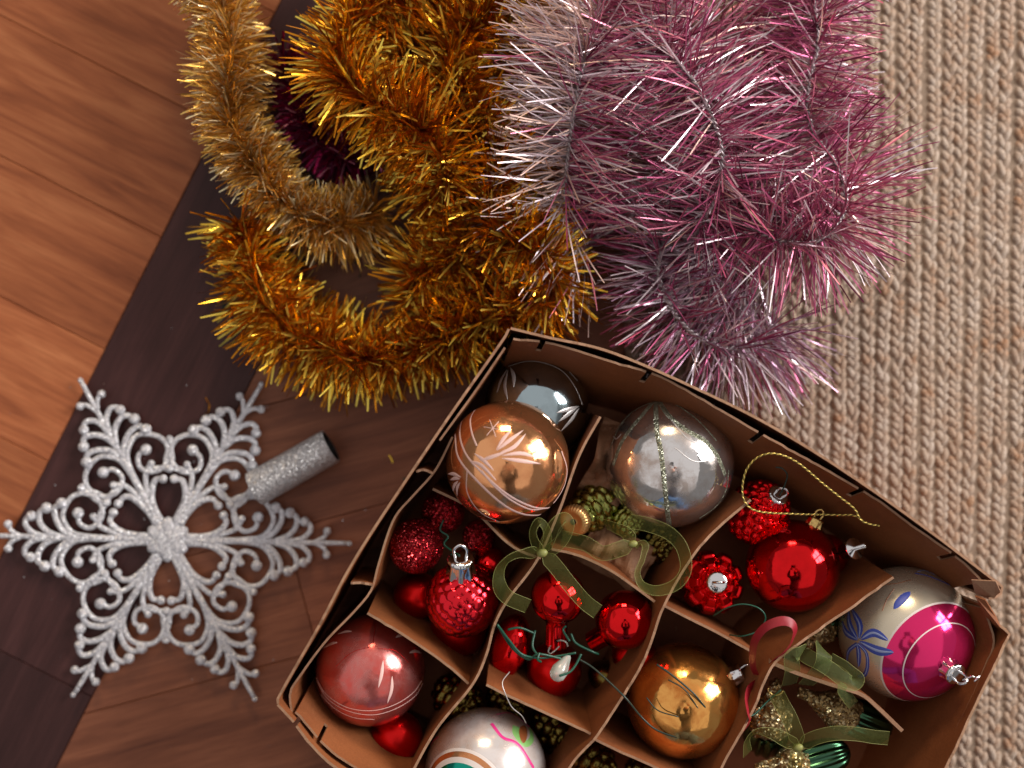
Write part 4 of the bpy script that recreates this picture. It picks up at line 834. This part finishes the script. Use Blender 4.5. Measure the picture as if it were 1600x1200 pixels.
ribbon_part(z_(c8([(880, 590), (920, 660), (985, 745)]), (.085, .082, .075)), RW * .9, M['organza2'], bow3, tilt=(30, 10, 0))
bow4 = thing('ribbon_bow', 'sheer olive ribbon bow across the green acorns at the bottom', 'ribbon', P(1250, 1165, .08), 'sheer ribbons in the box')
ribbon_part(z_(c8([(590, 1050), (700, 985), (850, 950), (1000, 955), (1130, 975), (1240, 985)]), (.078, .085, .084, .08)), RW * 1.05, M['organza'], bow4, tilt=(30, 25, 0, 0))
ribbon_part(z_(c8([(590, 1050), (500, 1000), (400, 950), (290, 940), (220, 1000), (220, 1100)]), (.078, .088, .086, .078)), RW * 1.1, M['organza'], bow4, tilt=(10, 10, 40, 60, 40))
ribbon_part(z_(c8([(595, 1045), (560, 930), (520, 830), (470, 740), (430, 660)]), (.078, .085, .084, .075)), RW * 1.2, M['organza'], bow4, tilt=(20, 0, 0, 10))
ribbon_part(z_(c8([(585, 1060), (575, 1130), (560, 1210)]), (.078, .08, .07)), RW * 1.1, M['organza'], bow4, tilt=(20, 0, 0))
knot(1247, 1168, .079, .0024, M['organza_edge'], bow4)
wire('green_wire', 'thin dark green wire running down from the gold ring behind the red ribbon', [(1220, 1078, .074), (1200, 1095, .076), (1180, 1115, .08), (1168, 1120, .082)], .0005, M['wire_green'])
rr = thing('red_ribbon', 'narrow red satin ribbon looped from the silver cap of the orange gold ball', 'ribbon', P(1180, 1060, .08))
ribbon_part(z_(c8([(300, 560), (262, 470), (258, 370), (280, 270), (350, 185), (450, 142), (530, 150), (565, 200), (545, 280), (500, 350), (440, 410), (350, 510), (300, 575)]), (.07, .085, .094, .1, .1, .098, .09, .08, .072)), .0055, M['red_ribbon'], rr, tilt=(60, 60, 55, 45, 20, 40, 60, 50, 30, 20), edge=False, grow=0)
ribbon_part(z_(c8([(300, 575), (240, 620), (215, 700), (225, 790), (235, 850), (190, 920), (150, 960)]), (.072, .08, .086, .084, .07)), .0055, M['red_ribbon'], rr, tilt=(20, 30, 60, 70, 40, 20), edge=False, grow=0)

# ------------------------------------------------------------------ the photographer, mirrored in the glass balls
def skin_body(name, joints, edges, mat, parent):
    me = bpy.data.meshes.new(name); me.from_pydata([j[0] for j in joints], edges, []); me.materials.append(mat)
    o = bpy.data.objects.new(name, me); link(o, parent); o.location = -ORG[parent.name] if False else (0, 0, 0)
    for v in me.vertices: v.co -= ORG[parent.name]
    o.modifiers.new('skin', 'SKIN'); sv = me.skin_vertices[0].data
    for i, j in enumerate(joints): sv[i].radius = j[1]; sv[i].use_root = (i == 0)
    sd_ = o.modifiers.new('sub', 'SUBSURF'); sd_.levels = 2; sd_.render_levels = 2; return o
pe = thing('person', 'person in dark jumper and jeans holding a camera, mirrored in the glass balls', 'person', (.1, -.75, 0))
M['jumper'] = plain('dark_jumper', (.03, .03, .04), .8); M['jeans'] = plain('blue_jeans', (.05, .12, .26), .8); M['skin'] = plain('skin', (.5, .28, .2), .5, Subsurface_Weight=.1); M['hair'] = plain('dark_hair', (.02, .012, .008), .5)
J = [((.08, -.78, .52), (.15, .12)), ((.07, -.66, .74), (.14, .11)), ((.06, -.50, .96), (.16, .11)), ((.05, -.40, 1.06), (.07, .06)),
     ((-.13, -.44, .99), (.08, .07)), ((.22, -.44, .99), (.08, .07)), ((-.15, -.33, .80), (.055, .055)), ((.22, -.33, .80), (.055, .055)), ((-.11, -.13, .84), (.033, .033)), ((.17, -.13, .84), (.033, .033)), ((.045, -.34, 1.10), (.055, .055))]
skin_body('jumper', J, [(0, 1), (1, 2), (2, 3), (2, 4), (2, 5), (4, 6), (5, 7), (6, 8), (7, 9), (3, 10)], M['jumper'], pe)
J = [((.08, -.80, .50), (.15, .13)), ((-.05, -.78, .42), (.09, .09)), ((.21, -.78, .42), (.09, .09)), ((-.12, -.60, .085), (.065, .065)), ((.28, -.60, .085), (.065, .065)), ((-.12, -1.0, .06), (.045, .045)), ((.28, -1.0, .06), (.045, .045))]
skin_body('jeans', J, [(0, 1), (0, 2), (1, 3), (2, 4), (3, 5), (4, 6)], M['jeans'], pe)
def fig_ball(name, c_, r_, mat, axis=(0, 0, 1), squash=1.2, parent=None):
    vv, ff, mm = ball_geo(c_, r_, axis, 32, 20, squash=squash); return mesh_obj(name, vv, ff, mat, parent or pe)
hd = fig_ball('head', (.04, -.21, 1.10), .085, M['skin'], (0, .5, -.8)); fig_ball('hair', (.04, -.235, 1.12), .10, M['hair'], (0, .3, -.9), 1.15); fig_ball('nose', (.04, -.155, 1.06), .015, M['skin'], (0, .5, -.8))
for sx in (-1, 1):
    fig_ball('eye', (.04 + sx * .03, -.15, 1.085), .012, M['black']); wr_ = (.03 + sx * .125, -.12, .838)
    hx = lambda x_: .03 + sx * x_
    hb = [((hx(.13), -.13, .84), (.024, .024)), ((hx(.10), -.09, .835), (.03, .018))]; eg = [(0, 1)]
    for q in range(4):
        i0 = len(hb); y_ = -.065 - .018 * q; l_ = (.9, 1, .95, .75)[q]
        hb += [((hx(.085), y_, .83), (.009, .009)), ((hx(.085 - .028 * l_), y_ + .006, .822), (.0085, .0085)), ((hx(.085 - .045 * l_), y_ + .004, .83), (.0075, .0075))]; eg += [(1, i0), (i0, i0 + 1), (i0 + 1, i0 + 2)]
    i0 = len(hb); hb += [((hx(.09), -.12, .855), (.0105, .0105)), ((hx(.062), -.115, .868), (.009, .009))]; eg += [(1, i0), (i0, i0 + 1)]
    skin_body('hand', hb, eg, M['skin'], pe)
ph_cam = thing('photo_camera', 'black camera held over the box, seen only mirrored in the glass balls', 'camera', (.03, -.05, .80))
def bx(name, x0, x1, y0, y1, z0, z1, mat, parent):
    v = [(x, y, z) for z in (z0, z1) for y in (y0, y1) for x in (x0, x1)]; o = mesh_obj(name, v, [(0, 2, 3, 1), (4, 5, 7, 6), (0, 1, 5, 4), (2, 6, 7, 3), (0, 4, 6, 2), (1, 3, 7, 5)], mat, parent, False)
    b_ = o.modifiers.new('b', 'BEVEL'); b_.width = .006; b_.segments = 3; return o
bx('camera_body', -.065, .075, -.05, .045, .835, .885, M['black'], ph_cam)
v, f = lathe_geo([(.0, .0), (.030, .001), (.034, .012), (.034, .06), (.036, .078)], (0, 0, .762), (0, 0, 1), 40); mesh_obj('lens', v, f, M['black'], ph_cam)
